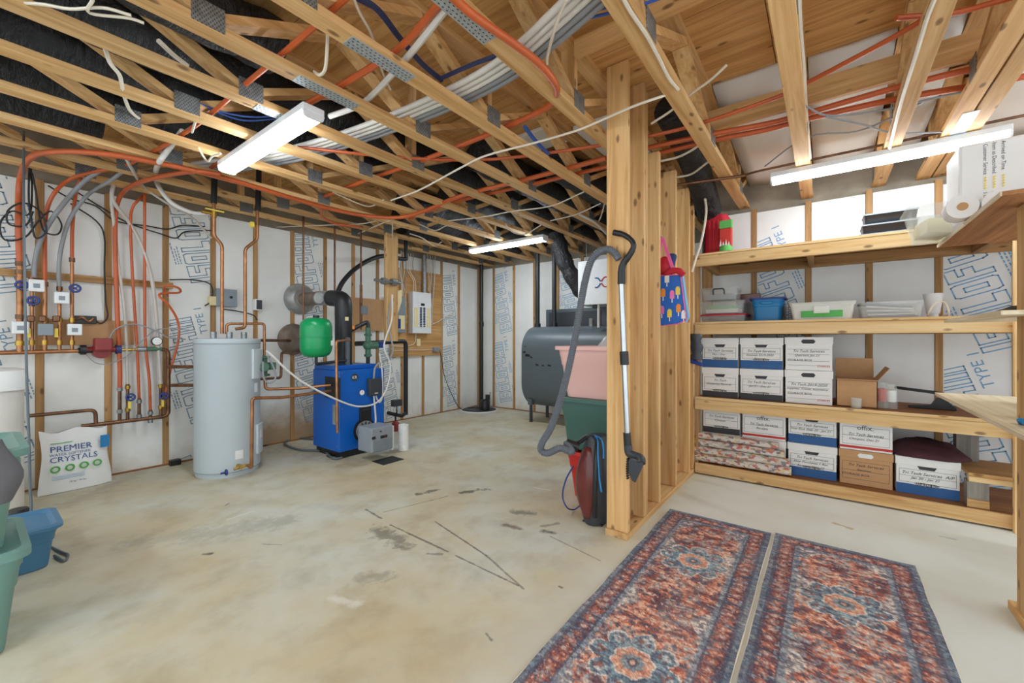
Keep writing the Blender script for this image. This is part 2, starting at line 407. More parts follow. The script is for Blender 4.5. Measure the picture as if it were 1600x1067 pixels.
def m_foam():
    m, nt, bs = nodes('foam'); v = coords(nt, rnd=False); oi = nt.nodes.new('ShaderNodeObjectInfo')
    a = noise(nt, v, 2.2, 4, .6); r = ramp(nt, [(.3, lin((234,234,230))), (.7, lin((246,246,243)))]); nt.links.new(a, r.inputs[0])
    sp = N(nt, 'ShaderNodeSeparateXYZ'); nt.links.new(v, sp.inputs[0])
    # damp stain creeping up from the slab, strongest behind the boiler
    h = math_(nt, 'SUBTRACT', math_(nt, 'MULTIPLY', noise(nt, v, 3., 5, .7), .55), math_(nt, 'MULTIPLY', sp.outputs[2], 1.0))
    mr = N(nt, 'ShaderNodeMapRange'); nt.links.new(h, mr.inputs[0]); mr.inputs[1].default_value = .08; mr.inputs[2].default_value = .36
    col = mix(nt, r.outputs[0], lin((176,150,108)), math_(nt, 'MULTIPLY', mr.outputs[0], .5))
    dx = math_(nt, 'ABSOLUTE', math_(nt, 'SUBTRACT', sp.outputs[0], 2.35)); near = N(nt, 'ShaderNodeMapRange'); nt.links.new(dx, near.inputs[0]); near.inputs[1].default_value = .62; near.inputs[2].default_value = .3
    hz = N(nt, 'ShaderNodeMapRange'); nt.links.new(math_(nt, 'ADD', sp.outputs[2], math_(nt, 'MULTIPLY', noise(nt, v, 5, 5, .7), .5)), hz.inputs[0]); hz.inputs[1].default_value = .78; hz.inputs[2].default_value = .42
    yw = math_(nt, 'GREATER_THAN', sp.outputs[1], 4.9)
    col = mix(nt, col, lin((158,122,76)), math_(nt, 'MULTIPLY', math_(nt, 'MULTIPLY', math_(nt, 'MULTIPLY', near.outputs[0], hz.outputs[0]), yw), .85))
    hs = N(nt, 'ShaderNodeHueSaturation'); nt.links.new(col, hs.inputs['Color']); nt.links.new(math_(nt, 'MULTIPLY_ADD', oi.outputs['Random'], .06, .95), hs.inputs['Value'])
    nt.links.new(hs.outputs[0], bs.inputs['Base Color']); bs.inputs['Roughness'].default_value = .75; bs.inputs['Specular IOR Level'].default_value = .2
    bump(nt, bs, noise(nt, v, 160, 2), .08, .003)
m_foam()
def m_duct():
    m, nt, bs = nodes('duct_black'); v = coords(nt, (1,1,1)); bs.inputs['Base Color'].default_value = lin((24,25,28)); bs.inputs['Roughness'].default_value = .5
    a = noise(nt, v, 7, 5, .65, 1.2); b = noise(nt, coords(nt, (6, 1.5, 1.5)), 7, 3, .6, .6)
    bump(nt, bs, math_(nt, 'ADD', a, math_(nt, 'MULTIPLY', b, .6)), .9, .04)
m_duct()
def m_emit():
    m, nt, bs = nodes('diffuser'); bs.inputs['Base Color'].default_value = (.9,.9,.9,1); bs.inputs['Emission Color'].default_value = (.885,.98,1.05,1); bs.inputs['Emission Strength'].default_value = LAMP
m_emit()
def m_clear(name, rgb, alpha):
    m, nt, bs = nodes(name); bs.inputs['Base Color'].default_value = lin(rgb); bs.inputs['Roughness'].default_value = .25; bs.inputs['Alpha'].default_value = alpha; bs.inputs['Specular IOR Level'].default_value = .5
m_clear('clear_plastic', (226,232,232), .26); m_clear('frosted_plastic', (232,234,228), .72); m_clear('glass', (226,236,232), .22)
m_clear('poly_bag', (240,242,244), .5)
# ------------------------------------------------------------------ room shell
YW, XF, XS, ZC, ZT = 5.02, 5.68, 4.66, 2.50, 2.88
floor = struct(MB().box(-2.6, XF+.25, -2.2, YW+.25, -.12, 0), 'floor', 'floor_concrete', 'stained bare concrete basement floor')
wl = struct(MB().box(-2.6, XF+.25, YW+.06, YW+.25, 0, ZT), 'wall_left', 'concrete', 'concrete foundation wall lined with white foam and studs behind the boiler')
wf = struct(MB().box(XF+.06, XF+.25, 1.0, YW+.06, 0, ZT), 'wall_far', 'concrete', 'far foundation wall lined with white foam behind the oil tank')
wr = struct(MB().box(XS+.06, XS+.25, -2.2, 1.0, 0, ZT).box(XS+.25, XF+.25, .86, 1.0, 0, ZT), 'wall_right', 'concrete', 'concrete foundation wall lined with white foam behind the storage shelves')
SW = .045   # stud face width
GLY = {'I': [[(0,0),(.3,0),(.3,1),(0,1)]], 'S': [[(0,0),(.8,0),(.8,.62),(.27,.62),(.27,.75),(.8,.75),(.8,1),(0,1),(0,.4),(.53,.4),(.53,.25),(0,.25)]],
       'O': [[(.08,0),(.72,0),(.8,.1),(.8,.9),(.72,1),(.08,1),(0,.9),(0,.1)], [(.27,.25),(.53,.25),(.53,.75),(.27,.75)]], 'L': [[(0,0),(.72,0),(.72,.27),(.28,.27),(.28,1),(0,1)]],
       'F': [[(0,0),(.28,0),(.28,.38),(.65,.38),(.65,.62),(.28,.62),(.28,.75),(.75,.75),(.75,1),(0,1)]], 'A': [[(0,0),(.27,0),(.27,.25),(.55,.25),(.55,0),(.82,0),(.82,.9),(.74,1),(.08,1),(0,.9)], [(.27,.48),(.55,.48),(.55,.75),(.27,.75)]],
       'M': [[(0,0),(.25,0),(.25,.72),(.39,.72),(.39,0),(.63,0),(.63,.72),(.77,.72),(.77,0),(1.02,0),(1.02,1),(0,1)]]}
def line_wall(root, along, plane, centres, z1, prints, lo, hi, ztop=None, pm='print_blue'):
    """studs and foam sheets of one wall; along = 'x' or 'y'"""
    ztop = ztop or z1
    for c in centres:
        z = ztop+random.uniform(-.01, .01)
        b = MB().box(c-SW/2, c+SW/2, plane-.006, plane+.06, 0, z) if along == 'x' else MB().box(plane-.006, plane+.06, c-SW/2, c+SW/2, 0, z)
        part(b, 'furring_stud', 'furring_z', root, bevel=.002)
    E = [lo-SW/2]+list(centres)+[hi+SW/2]
    for i in range(len(E)-1):
        a, b_ = E[i]+SW/2+.002, E[i+1]-SW/2-.002
        if b_-a < .03: continue
        q = random.uniform(0, .008); z = z1-random.uniform(.0, .03)
        b = MB().box(a, b_, plane+q, plane+.058, .012, z) if along == 'x' else MB().box(plane+q, plane+.058, a, b_, .012, z)
        o = part(b, 'foam_panel', 'foam', root)
        for (bay, offs, base, size, lean) in prints:
            if bay != i: continue
            w = b_-a
            # big outlined lettering reading upwards, slightly tilted
            ang = math.radians(90+lean); hx = 1 if along == 'x' else -1
            def P(s, h): return V((a+s, plane+q-.0015, h)) if along == 'x' else V((plane+q-.0015, b_-s, h))
            xd = V((math.cos(ang), 0, math.sin(ang))) if along == 'x' else V((0, -math.cos(ang), math.sin(ang)))
            yd = V((-math.sin(ang), 0, math.cos(ang))) if along == 'x' else V((0, math.sin(ang), math.cos(ang)))
            def clip(o2):
                # cut the lettering at the sheet edges
                bm = bmesh.new(); bm.from_mesh(o2.data); ax = 0 if along == 'x' else 1
                for val, sg in ((a+.004, 1), (b_-.004, -1)):
                    no = V((0,0,0)); no[ax] = -sg; co = V((0,0,0)); co[ax] = val
                    bmesh.ops.bisect_plane(bm, geom=bm.verts[:]+bm.edges[:]+bm.faces[:], plane_co=co, plane_no=no, clear_outer=True)
                for val, sg in ((.03, 1), (z-.005, -1)):
                    bmesh.ops.bisect_plane(bm, geom=bm.verts[:]+bm.edges[:]+bm.faces[:], plane_co=(0,0,val), plane_no=(0,0,-sg), clear_outer=True)
                bm.to_mesh(o2.data); bm.free()
            S = P(offs, base); big = MB(); cur = 0.; hh = size; ww = size*.5
            for ch in 'ISOLOFOAM':
                for loop in GLY[ch]:
                    L = [(cur+x_*ww, y_*hh) for x_, y_ in loop]; n_ = len(L)
                    for e in range(n_):
                        (xa, ya), (xb, yb) = L[e], L[(e+1) % n_]; ln = math.hypot(xb-xa, yb-ya); tx, ty_ = (xb-xa)/ln*.0042, (yb-ya)/ln*.0042
                        q4 = [(xa-tx-ty_, ya-ty_+tx), (xb+tx-ty_, yb+ty_+tx), (xb+tx+ty_, yb+ty_-tx), (xa-tx+ty_, ya-ty_-tx)]
                        big.add([S+xd*p+yd*r for p, r in q4], [(0,1,2,3)])
                cur += (max(p[0] for l in GLY[ch] for p in l)+.18)*ww
            o2 = part(big, 'printed_outline_lettering', pm, o); clip(o2)
            clip(txt('TYPE 1', .075*size/.2, pm, o, S+xd*cur*.80-yd*size*.42, xd, yd))
            fine = MB(); rf = random.Random(int(base*100)+bay)   # fine print too small to read: rows of dashes
            for row in range(3):
                for st, dn in ((.05, -.25), (.45, -.25), (.18, 1.12)):
                    h0 = size*dn-(row*.022 if dn < 0 else -row*.022); c0 = cur*st
                    for w_ in range(6):
                        L_ = rf.uniform(.012, .035); fine.add([S+xd*c0+yd*h0, S+xd*(c0+L_)+yd*h0, S+xd*(c0+L_)+yd*(h0+.009), S+xd*c0+yd*(h0+.009)], [(0,1,2,3)]); c0 += L_+.008
            clip(part(fine, 'fine_print', pm, o))
xs = [py(u, 500, YW).x for u in (62, 169, 259, 333, 399, 457, 508, 552, 590, 628, 661, 690, 717)]
xs = [xs[0]-.41*k for k in (4, 3, 2, 1)]+xs+[XF-.045]
line_wall(wl, 'x', YW, xs, ZC-.02, [(4, .38, .25, .25, 14), (4, .38, 1.6, .25, 14), (7, .42, .42, .25, 14), (7, .42, 1.82, .25, 14), (7, .42, -.95, .25, 14), (10, .38, .25, .25, 13), (10, .38, 1.5, .25, 13), (13, .36, .1, .24, 12), (16, .36, .12, .24, 10), (16, .36, 1.3, .24, 10)], -2.5, XF, pm='print_grey')
ys = [px(u, 500, XF).y for u in (771.5, 803, 835, 871.5)]
while ys[-1] > 1.5: ys.append(ys[-1]-.43)
line_wall(wf, 'y', XF, sorted(ys), ZC-.04, [(len(ys)-1, .38, .15, .25, 12), (len(ys)-1, .38, 1.35, .25, 12), (len(ys)-4, .38, .4, .25, 12), (len(ys)-4, .38, 1.6, .25, 12)], 1.05, YW-.002)
ys2 = [px(u, 500, XS).y for u in (1178, 1263, 1358, 1467, 1590)]; ys2 = sorted(ys2+[ys2[-1]-.42, ys2[-1]-.84, ys2[0]+.43])
nb = len(ys2)
line_wall(wr, 'y', XS, ys2, 2.45, [(nb-2, .42, .0, .25, 19), (nb-2, .44, 1.2, .25, 19), (3, .46, -.02, .26, 19), (3, .46, 1.18, .26, 19)], -2.1, .99, 2.47)
# sole plate along the foam walls: a thin dark gap at the slab
part(MB().box(-2.5, XF, YW-.008, YW+.05, 0, .014), 'sole_strip', 'dark_ply_x', wl)
part(MB().box(XF-.008, XF+.05, 1.05, YW, 0, .014), 'sole_strip', 'dark_ply_y', wf)
# plywood subfloor overhead
ceil = struct(MB().box(-2.6, XF+.25, -2.2, YW+.25, ZT+.02, ZT+.06), 'ceiling', 'ply_y', 'underside of the plywood subfloor')
k = 0
for i, x0 in enumerate(np.arange(-2.6, XF+.2, 1.222)):
    for j, y0 in enumerate(np.arange(-2.2-(i % 2)*1.2, YW+.2, 2.442)):
        part(MB().box(x0, min(x0+1.218, XF+.24), max(y0, -2.2), min(y0+2.438, YW+.24), ZT, ZT+.019), 'plywood_sheet', 'ply_y', ceil)
# ------------------------------------------------------------------ floor trusses
TY = [4.79, 4.36, 3.90, 3.43, 2.97, 2.54, 2.10, 1.655, 1.165, .645, .135, -.36, -.63, -.725]
TL = ['floor truss tight along the boiler wall, above the wall studs', 'second floor truss out from the boiler wall', 'third floor truss out from the boiler wall',
      'fourth floor truss out from the boiler wall, beyond the first light', 'floor truss crossing above the far end of the near light fixture', 'floor truss crossing above the middle of the near light fixture',
      'floor truss just on the camera side of the near light fixture', 'floor truss with a long steel splice plate, two bays left of the stud wall', 'floor truss that meets the left side of the stud wall post',
      'floor truss right of the stud wall post with a cable stapled on it', 'floor truss above the left end of the shelf light', 'floor truss crossing the middle of the shelf light',
      'left ply of the doubled floor truss with a steel plate', 'right ply of the doubled floor truss at the right edge']
CW, CH = .089, .038
plate_me = None
def web_x(x0, x1): return list(np.arange(x0, x1, .62))
TR = []
for i, (ty, lab) in enumerate(zip(TY, TL)):
    x1 = XF+.1 if ty > 1.1 else XS+.1; x0 = -1.9
    w = CW if i < 12 else .086
    T = thing('floor_truss', lab, 'truss', ((x0+x1)/2, ty, ZC), group='open web floor trusses'); TR.append(T)
    part(MB().box(x0, x1, ty-w/2, ty+w/2, ZC, ZC+CH), 'bottom_chord', 'lumber_x', T, bevel=.003)
    part(MB().box(x0, x1, ty-w/2, ty+w/2, ZT-CH-.001, ZT-.001), 'top_chord', 'lumber_x', T)
    n0 = .1+(i*.17) % .5
    webs = MB(); px0 = x0+n0; kk = 0
    zb, zt = ZC+CH, ZT-CH-.001
    while px0 < x1-.1:
        dx = .60 if kk % 4 != 1 else .52
        a = V((px0, ty, zb+.01)); b = V((min(px0+dx, x1-.02), ty, zt-.01))
        if kk % 2: a, b = V((px0, ty, zt-.01)), V((min(px0+dx, x1-.02), ty, zb+.01))
        part(MB().beam(a, b, w-.004, CH, (0,1,0)), 'web', 'lumber_x', T)
        # nail plates at the lower joints
        if kk % 2 == 0:
            yy = ty+(-1 if ty > 0 else 1)*(w/2+.001)
            part(MB().box(px0-.06, px0+.06, yy-.0015, yy+.0015, ZC+.004, ZC+.105), 'nail_plate', 'nail_plate', T)
            if kk % 4 == 2:   # an upright beside the joint
                part(MB().box(px0-.055, px0-.017, ty-w/2+.002, ty+w/2-.002, zb, zt), 'upright_web', 'lumber_z', T)
        px0 += dx+.02; kk += 1
# long punched splice plates under some chords
def splice(i, u0, v0, u1, v1):
    a = pz(u0, v0, ZC); b = pz(u1, v1, ZC); ty = TY[i]; T = TR[i]
    x0, x1 = sorted((a.x, b.x)); x1 = max(x1, x0+.25)
    o = part(MB().box(x0, x1, ty-.039, ty+.039, ZC-.0025, ZC), 'splice_plate', 'splice_steel', T)
    sl = MB(); n = int((x1-x0)/.022)
    for q in range(n):
        for r_ in range(4):
            cx = x0+.012+q*.022+(r_ % 2)*.008; cy = ty-.028+r_*.0187
            sl.box(cx-.0045, cx+.0045, cy-.002, cy+.002, ZC-.0032, ZC-.0024)
    part(sl, 'punched_slot', 'dark_slot', o)['kind'] = 'stuff'
splice(8, 663, 0, 757, 68); splice(7, 545, 60, 645, 122); splice(6, 466, 118, 560, 165); splice(5, 400, 165, 432, 182)
part(MB().box(*sorted((pz(1520,205,ZC).x, pz(1553,166,ZC).x)), -.70, -.63, ZC-.003, ZC), 'splice_plate', 'splice_steel', TR[12])
# ------------------------------------------------------------------ ceiling lights
def fixture(x, y0, y1, zb, label, z_top=ZC-.001):
    L = thing('ceiling_light', label, 'light', (x, (y0+y1)/2, zb), group='linear ceiling lights')
    part(MB().box(x-.062, x+.062, y0, y1, zb+.035, z_top), 'housing', 'white_paint', L, bevel=.006)
    P = [(x-.055, zb+.036), (x-.048, zb+.008), (x-.036, zb), (x+.036, zb), (x+.048, zb+.008), (x+.055, zb+.036)]
    part(MB().prism([(a, y0+.012, b) for a, b in P], (0, y1-y0-.024, 0)), 'diffuser', 'diffuser', L)
    for yy in (y0, y1-.012):
        part(MB().prism([(a*1.0+(a-x)*.12, yy, b-.002) for a, b in P], (0, .012, 0)), 'end_cap', 'white_paint', L)
    return L
fixture(1.18, 2.27, 3.53, 2.425, 'wide bright linear light fixture hanging nearest the camera at upper left')
fixture(4.38, 2.78, 4.03, 2.425, 'small distant linear light fixture near the far corner')
fixture(3.86, -.90, .345, 2.425, 'bright linear light fixture above the storage shelves')
fixture(-.9, 1.2, 2.42, 2.425, 'unseen linear light fixture added behind the camera for extra light')  # added out of view to brighten the room from behind
# ------------------------------------------------------------------ stud partition
PW = thing('stud_partition', 'bare wooden stud wall end with a vacuum wand hanging on its post', 'stud wall', (3.2, 1.01, 0))
Y0, Y1 = .945, 1.08
part(MB().box(2.385, 4.0, Y0-.004, Y1+.003, 0, .038), 'bottom_plate', 'lumber_x', PW, bevel=.002)
for x, z, w in ((2.40, ZT-.002, .040), (2.675, ZT-.002, .04), (2.72, ZT-.04, .035), (2.985, ZC+.04, .04), (3.395, ZC+.04, .04), (3.80, ZC+.02, .04), (3.955, ZC-.1, .038)):
    part(MB().box(x, x+w, Y0, Y1, .038, z), 'stud', 'lumber_z', PW, bevel=.003)
# ------------------------------------------------------------------ storage shelves along the right wall
SX = 3.95
SH = thing('storage_shelf', 'long built-in shelving of raw lumber with four levels against the foam wall', 'shelving', (4.3, -.3, 0))
YE = -1.9
for nm, z in (('top', 1.94), ('second', 1.335), ('third', .668)):
    part(MB().box(SX, SX+.038, YE, Y0-.012, z-.092, z-.002), 'front_rail', 'pale_lumber_y', SH, bevel=.003)
    part(MB().box(XS-.05, XS-.012, YE, Y0-.05, z-.092, z-.002), 'back_rail', 'furring_y', SH)
    part(MB().box(SX+.004, XS-.012, YE, Y0-.02, z, z+.016), 'deck', 'dark_ply_y', SH)
    part(MB().box(SX-.001, SX+.038, YE, Y0-.015, z, z+.018), 'deck_edge', 'pale_lumber_y', SH)
    for yy in (Y0-.07, .1, -.9): part(MB().box(SX+.04, XS-.05, yy-.019, yy+.019, z-.09, z-.002), 'cross_bearer', 'furring_x', SH)
part(MB().box(SX, SX+.038, YE, Y0-.012, .012, .095), 'front_rail', 'lumber_y', SH, bevel=.003)
part(MB().box(SX+.04, XS-.012, YE, Y0-.02, .075, .092), 'deck', 'dark_ply_y', SH)
for x in (SX+.05, XS-.13): part(MB().box(x, x+.09, Y0-.028, Y0-.003, .0, ZC-.3 if x > 4.2 else 1.95), 'post', 'furring_z', SH, bevel=.003)
for yy in (-1.02,): part(MB().box(SX-.04, SX-.001, yy, yy+.09, 0.0, 1.95), 'post', 'pale_lumber_z', SH, bevel=.003)
# ================================================================== plumbing on the boiler wall
def P9(u, v): return py(u, v, 4.90)
def pipe(name, pts, r, mat, label, cat='pipe', n=8, group=None):
    return solo(MB().tube(pts, r, n), name, mat, label, cat, group, smooth=True)
def ring(p, r, h, mat, name, parent, ax=(0,0,1)):
    a = V(ax).normalized()*h/2; return part(MB().cyl(V(p)-a, V(p)+a, r, n=12), name, mat, parent, smooth=True)
def handwheel(p, parent, mat='valve_blue', r=.03, ax=(-.2,-1,0)):
    b = MB().torus(p, r, .008, ax, 12, 6)
    d = V(ax).normalized(); a = d.orthogonal().normalized(); c = d.cross(a); p = V(p)
    b.beam(p-a*r, p+a*r, .008, .008, c).beam(p-c*r, p+c*r, .008, .008, a).cyl(p, p-d*.04, .009, n=8)
    return part(b, 'handwheel', mat, parent, smooth=True)
M1 = thing('heating_manifold', 'upper copper manifold with five white zone valves on the left wall', 'manifold', P9(70, 550))
part(MB().tube([P9(-30, 552), P9(124, 548)], .017, 10), 'header', 'copper', M1, smooth=True)
for i, (u, v0, r) in enumerate(((31, 408, .019), (50, 432, .012), (70, 440, .014), (93, 447, .012), (112.5, 402, .012))):
    part(MB().tube([P9(u, v0), P9(u, 550)], r, 10), 'riser', 'copper', M1, smooth=True)
    for v in ((412, 425, 495, 536) if i == 0 else (v0+4, 500 if i != 1 else 475, 535)): ring(P9(u, v), r+.006, .035, 'old_copper' if v < 500 else 'brass', 'coupling', M1)
for u, v, mt in ((31, 512, 'white_paint'), (56, 447, 'white_paint'), (70, 515, 'grey_box'), (95, 466, 'white_paint'), (115, 515, 'white_paint')):
    p = P9(u, v); o = part(MB().box(p.x-.041, p.x+.041, p.y-.075, p.y-.012, p.z-.046, p.z+.046), 'zone_valve', mt, M1, bevel=.006)
    part(MB().box(p.x-.018, p.x+.016, p.y-.0765, p.y-.0745, p.z-.02, p.z+.014), 'face_print', 'grey_box', o)
for u, v in ((33, 446), (51, 470), (116, 451)): q = P9(u, v); handwheel((q.x, q.y-.045, q.z), M1)
for u, v in ((44, 520), (87, 520)): q = P9(u, v); part(MB().box(q.x-.01, q.x+.01, q.y-.04, q.y-.028, q.z-.035, q.z+.035), 'lever', 'yellow', M1)
for u in (48, 66, 88): q = P9(u, 498); part(MB().box(q.x-.02, q.x+.02, q.y-.03, q.y+.03, q.z-.025, q.z+.025), 'valve_body', 'old_copper', M1, bevel=.008)
M2 = thing('return_manifold', 'lower copper return manifold with blue valve wheels left of the water heater', 'manifold', P9(200, 655))
part(MB().tube(fil([P9(127, 666), P9(263, 650), P9(263, 546), P9(236, 545.5)], .05), .017, 10), 'header', 'old_copper', M2, smooth=True)
part(MB().tube(fil([P9(42, 650), P9(149, 640), P9(150, 663)], .04), .014, 10), 'branch', 'old_copper', M2, smooth=True)
for u, v0, v1, hw in ((187, 603, 658, 0), (199.5, 600, 656, 1), (217.5, 622, 654, 0), (235, 640, 652, 0), (251, 598, 650, 1)):
    part(MB().tube([P9(u, v0), P9(u, v1)], .013, 8), 'drop', 'old_copper', M2, smooth=True)
    for v in (v0+5, (v0+v1)/2+12): ring(P9(u, v), .019, .03, 'brass' if hw else 'galv', 'coupling', M2)
    if hw: q = P9(u+3, v0+20); handwheel((q.x, q.y-.04, q.z), M2, r=.028); part(MB().box(q.x-.014, q.x+.004, q.y-.03, q.y-.018, q.z-.1, q.z-.03), 'lever', 'yellow', M2)
g = P9(244, 533); G = part(MB().cyl((g.x, g.y+.0, g.z), (g.x, g.y-.03, g.z), .04, n=20), 'pressure_gauge', 'black_plastic', M2, smooth=True)
part(MB().cyl((g.x, g.y-.03, g.z), (g.x, g.y-.033, g.z), .034, n=20), 'dial', 'white_plastic', G); part(MB().tube([g, P9(244, 546)], .01), 'gauge_stem', 'brass', M2)
part(MB().tube([P9(229, 545.5), P9(252, 545)], .02, 10), 'valve_body', 'valve_green', M2, smooth=True)
part(MB().tube([P9(184, 547), P9(222, 545.5)], .013, 10), 'link_pipe', 'brass', M2, smooth=True); ring(P9(221, 545.5), .024, .06, 'galv', 'union', M2, (1,0,0))
c = P9(158, 546); CP = thing('circulator_pump', 'dark red circulator pump between the two copper manifolds', 'pump', c)
part(MB().box(c.x-.055, c.x+.055, c.y-.13, c.y-.02, c.z-.01, c.z+.095), 'motor_box', 'circ_red', CP, bevel=.012)
part(MB().cyl((c.x, c.y-.04, c.z-.02), (c.x, c.y+.05, c.z-.02), .055, n=20).cyl((c.x-.1, c.y, c.z), (c.x+.1, c.y, c.z), .026, n=12), 'volute', 'circ_red', CP, smooth=True)
for s in (-1, 1): part(MB().cyl((c.x+s*.09, c.y, c.z), (c.x+s*.125, c.y, c.z), .042, n=12), 'flange', 'valve_blue' if s > 0 else 'black_plastic', CP, smooth=True)
part(MB().tube([P9(122, 548), P9(147, 547)], .024, 10), 'union', 'black_plastic', CP, smooth=True)
# plastic tubing that feeds the manifolds
def up(u, v, z=2.47): return pz(u, v, z)
W8 = lambda u, v: py(u, v, 4.87)
W7 = lambda u, v: py(u, v, 4.80)
pipe('heating_tube', sm([P9(31, 412), W8(29, 350), W8(31, 285), up(44, 250), up(75, 238), up(150, 239), up(250, 255), up(361, 281), up(503, 323), up(580, 338), up(640, 337), up(720, 306, 2.53), up(830, 278, 2.55), up(947, 247, 2.55)], 7), .019, 'orange_pex', 'thick orange tube curving up the wall at far left and across under the trusses', n=10)
pipe('heating_tube', sm([P9(187, 606), P9(187, 570), W8(183, 480), W8(180, 380), W8(182, 325), W7(195, 298), up(230, 281), up(300, 268), up(345, 272)], 7), .017, 'orange_pex', 'thick orange tube dropping to the return manifold beside the pump', n=10)
pipe('heating_tube', sm([P9(70, 445), P9(70, 380), W8(72, 335), W7(84, 303), up(110, 280), up(150, 268, 2.52), up(205, 255, 2.55), up(300, 200, 2.56), up(385, 130, 2.575), up(470, 60, 2.575), up(560, -20, 2.6)], 6), .013, 'orange_pex', 'orange tube arching up from the third white zone valve')
pipe('heating_tube', sm([P9(112.5, 404), P9(113, 360), W8(116, 320), W7(120, 296), up(130, 268, 2.55)], 6), .012, 'orange_pex', 'thin orange tube rising from the rightmost white zone valve')
pipe('heating_tube', sm([P9(217.5, 624), P9(214, 540), W8(207, 430), W8(204, 350), W7(207, 325), W7(216, 313), up(226, 304, 2.52)], 6), .011, 'orange_pex', 'thin orange tube with a hooked top, second orange drop beside the pump')
pipe('heating_tube', sm([P9(235, 642), P9(233, 590), P9(227, 530), W8(226, 400), W7(226, 316), up(226, 300, 2.54)], 6), .011, 'orange_pex', 'straight thin orange tube, right of the hooked orange one')
pipe('heating_tube', sm([P9(257, 622), P9(266, 580), W8(279, 530), W8(277, 500), W7(262, 475), W7(249, 463), W7(255, 458), W7(280, 457), py(279, 450, 4.74), py(262, 446, 4.74), W7(256, 452), W8(262, 462)], 6), .010, 'orange_pex', 'orange tube bent in a small loop right of the return manifold')
pipe('grey_tube', sm([P9(53, 434), P9(54, 415), W8(60, 385), W8(72, 358), W7(90, 330), W7(115, 300), up(136, 280), up(160, 265, 2.54)], 6), .016, 'grey_pex', 'grey tube arching up from the second white zone valve', n=10)
pipe('grey_tube', sm([P9(92.5, 450), P9(92, 425), W8(95, 390), W8(108, 345), W7(130, 312), W7(150, 295), up(170, 284), up(192, 268, 2.54)], 6), .014, 'grey_pex', 'grey tube arching up from the fourth white zone valve', n=10)
pipe('clear_tube', sm([P9(199.5, 602), P9(198, 550), W8(194, 480), W8(186, 420), W8(178, 350), W7(174, 310), up(180, 284, 2.53)], 6), .012, 'clear_pex', 'translucent tube dropping beside the thick orange one to a blue valve')
pipe('clear_tube', sm([P9(251, 600), P9(248, 550), W8(244, 490), W8(236, 430), W8(220, 380), W8(200, 345), W7(176, 312), up(178, 284, 2.53)], 6), .015, 'clear_pex', 'translucent tube sweeping right across the studs to the right blue valve')
pipe('water_tube', sm([up(285, 205, 2.6), up(262, 235, 2.55), up(248, 255), py(243, 275, 4.6), py(250, 295, 4.55), py(270, 318, 4.5), py(300, 332, 4.45), py(322, 334, 4.4)], 6), .018, 'white_pvc', 'milky white water tube looping from the trusses to the brass valve', n=10)
pipe('water_tube', sm([up(185, 225, 2.6), up(205, 262), py(225, 292, 4.72), py(262, 318, 4.74), py(300, 340, 4.8), py(330, 372, 4.86)], 6), .011, 'clear_pex', 'thin pale tube hanging along the top of the boiler wall')
# horizontal ledger boards and mounting boards
solo(MB().box(py(-40,410,4.99).x, py(270,430,4.99).x, 4.972, 5.012, 1.683, 1.738), 'ledger_board', 'furring_x', 'long thin horizontal wooden strip behind the upper manifold', 'board', bevel=.002)
q0, q1 = py(60, 494, 4.99), py(210, 535, 4.99); solo(MB().box(q0.x, q1.x, 4.992, 5.012, q1.z-.02, q0.z-.02), 'mounting_board', 'cardboard', 'tan mounting board behind the white zone valves', 'board')
RB = thing('relay_box', 'open black relay box with bare copper wires above the tan board', 'control box', py(132, 500, 4.97))
q = py(132, 500, 4.97); part(MB().box(q.x-.07, q.x+.07, 4.945, 4.99, q.z-.03, q.z+.035), 'case', 'black_plastic', RB, bevel=.004)
part(MB().tube(sm([(q.x-.05,4.94,q.z),(q.x-.02,4.925,q.z+.02),(q.x+.02,4.93,q.z-.01),(q.x+.05,4.935,q.z+.015)]), .008), 'wire_loop', 'copper', RB, smooth=True)
# cable tangle
for k_, (pts, lb) in enumerate((
    ([(48,262),(50,300),(45,335),(18,330),(0,350),(8,375),(40,370),(60,345),(80,330),(96,350),(90,366),(70,362),(62,340),(56,300),(50,270)], 'black cable coiled in wide loops at upper left'),
    ([(46,255),(45,310),(50,350),(56,372),(72,362),(66,335),(48,320),(30,318),(12,330),(14,350),(40,352),(52,330)], 'black cable bunched in tight loops beside the orange riser'))):
    solo(MB().tube(sm([py(u, v, 4.84-.02*k_-.01*(j % 3)) for j, (u, v) in enumerate(pts)], 5), .006, 6), 'coiled_cable', 'black_cable', lb, 'cable', smooth=True)
def wall_cable(pts, lb, mat='black_cable', r=.006, Y=4.97, cat='cable', name='cable'):
    return solo(MB().tube(sm([py(u, v, Y) for u, v in pts], 5), r, 6), name, mat, lb, cat, smooth=True)
wall_cable([(75,290),(110,310),(150,322),(180,345),(230,353),(262,358),(285,352),(320,354)], 'black cable sagging across the studs above the thin orange tubes')
wall_cable([(120,300),(160,325),(200,348),(250,365),(275,372),(290,362),(330,360)], 'lower black cable drooping across the studs toward the heater pipes')
wall_cable([(110,318),(150,345),(163,370),(163,420),(165,470),(168,495),(158,505),(148,500)], 'black cable running down the stud to the relay box')
wall_cable([(170,530),(180,515),(200,507),(220,508),(250,520),(262,527),(290,530)], 'grey cable arching over the red pump', 'grey_cable', .006, 4.84)
wall_cable([(135,555),(150,567),(172,568),(200,555),(225,530),(250,514),(300,516)], 'thin grey cable looping under the red pump', 'grey_cable', .004, 4.86)
wall_cable([(265,437),(300,437),(325,442),(332,452),(330,470),(320,478)], 'black cable running to the grey box above the heater')
wall_cable([(347,483),(370,486),(395,492),(402,500)], 'dark cable from the grey box to the thermostat')
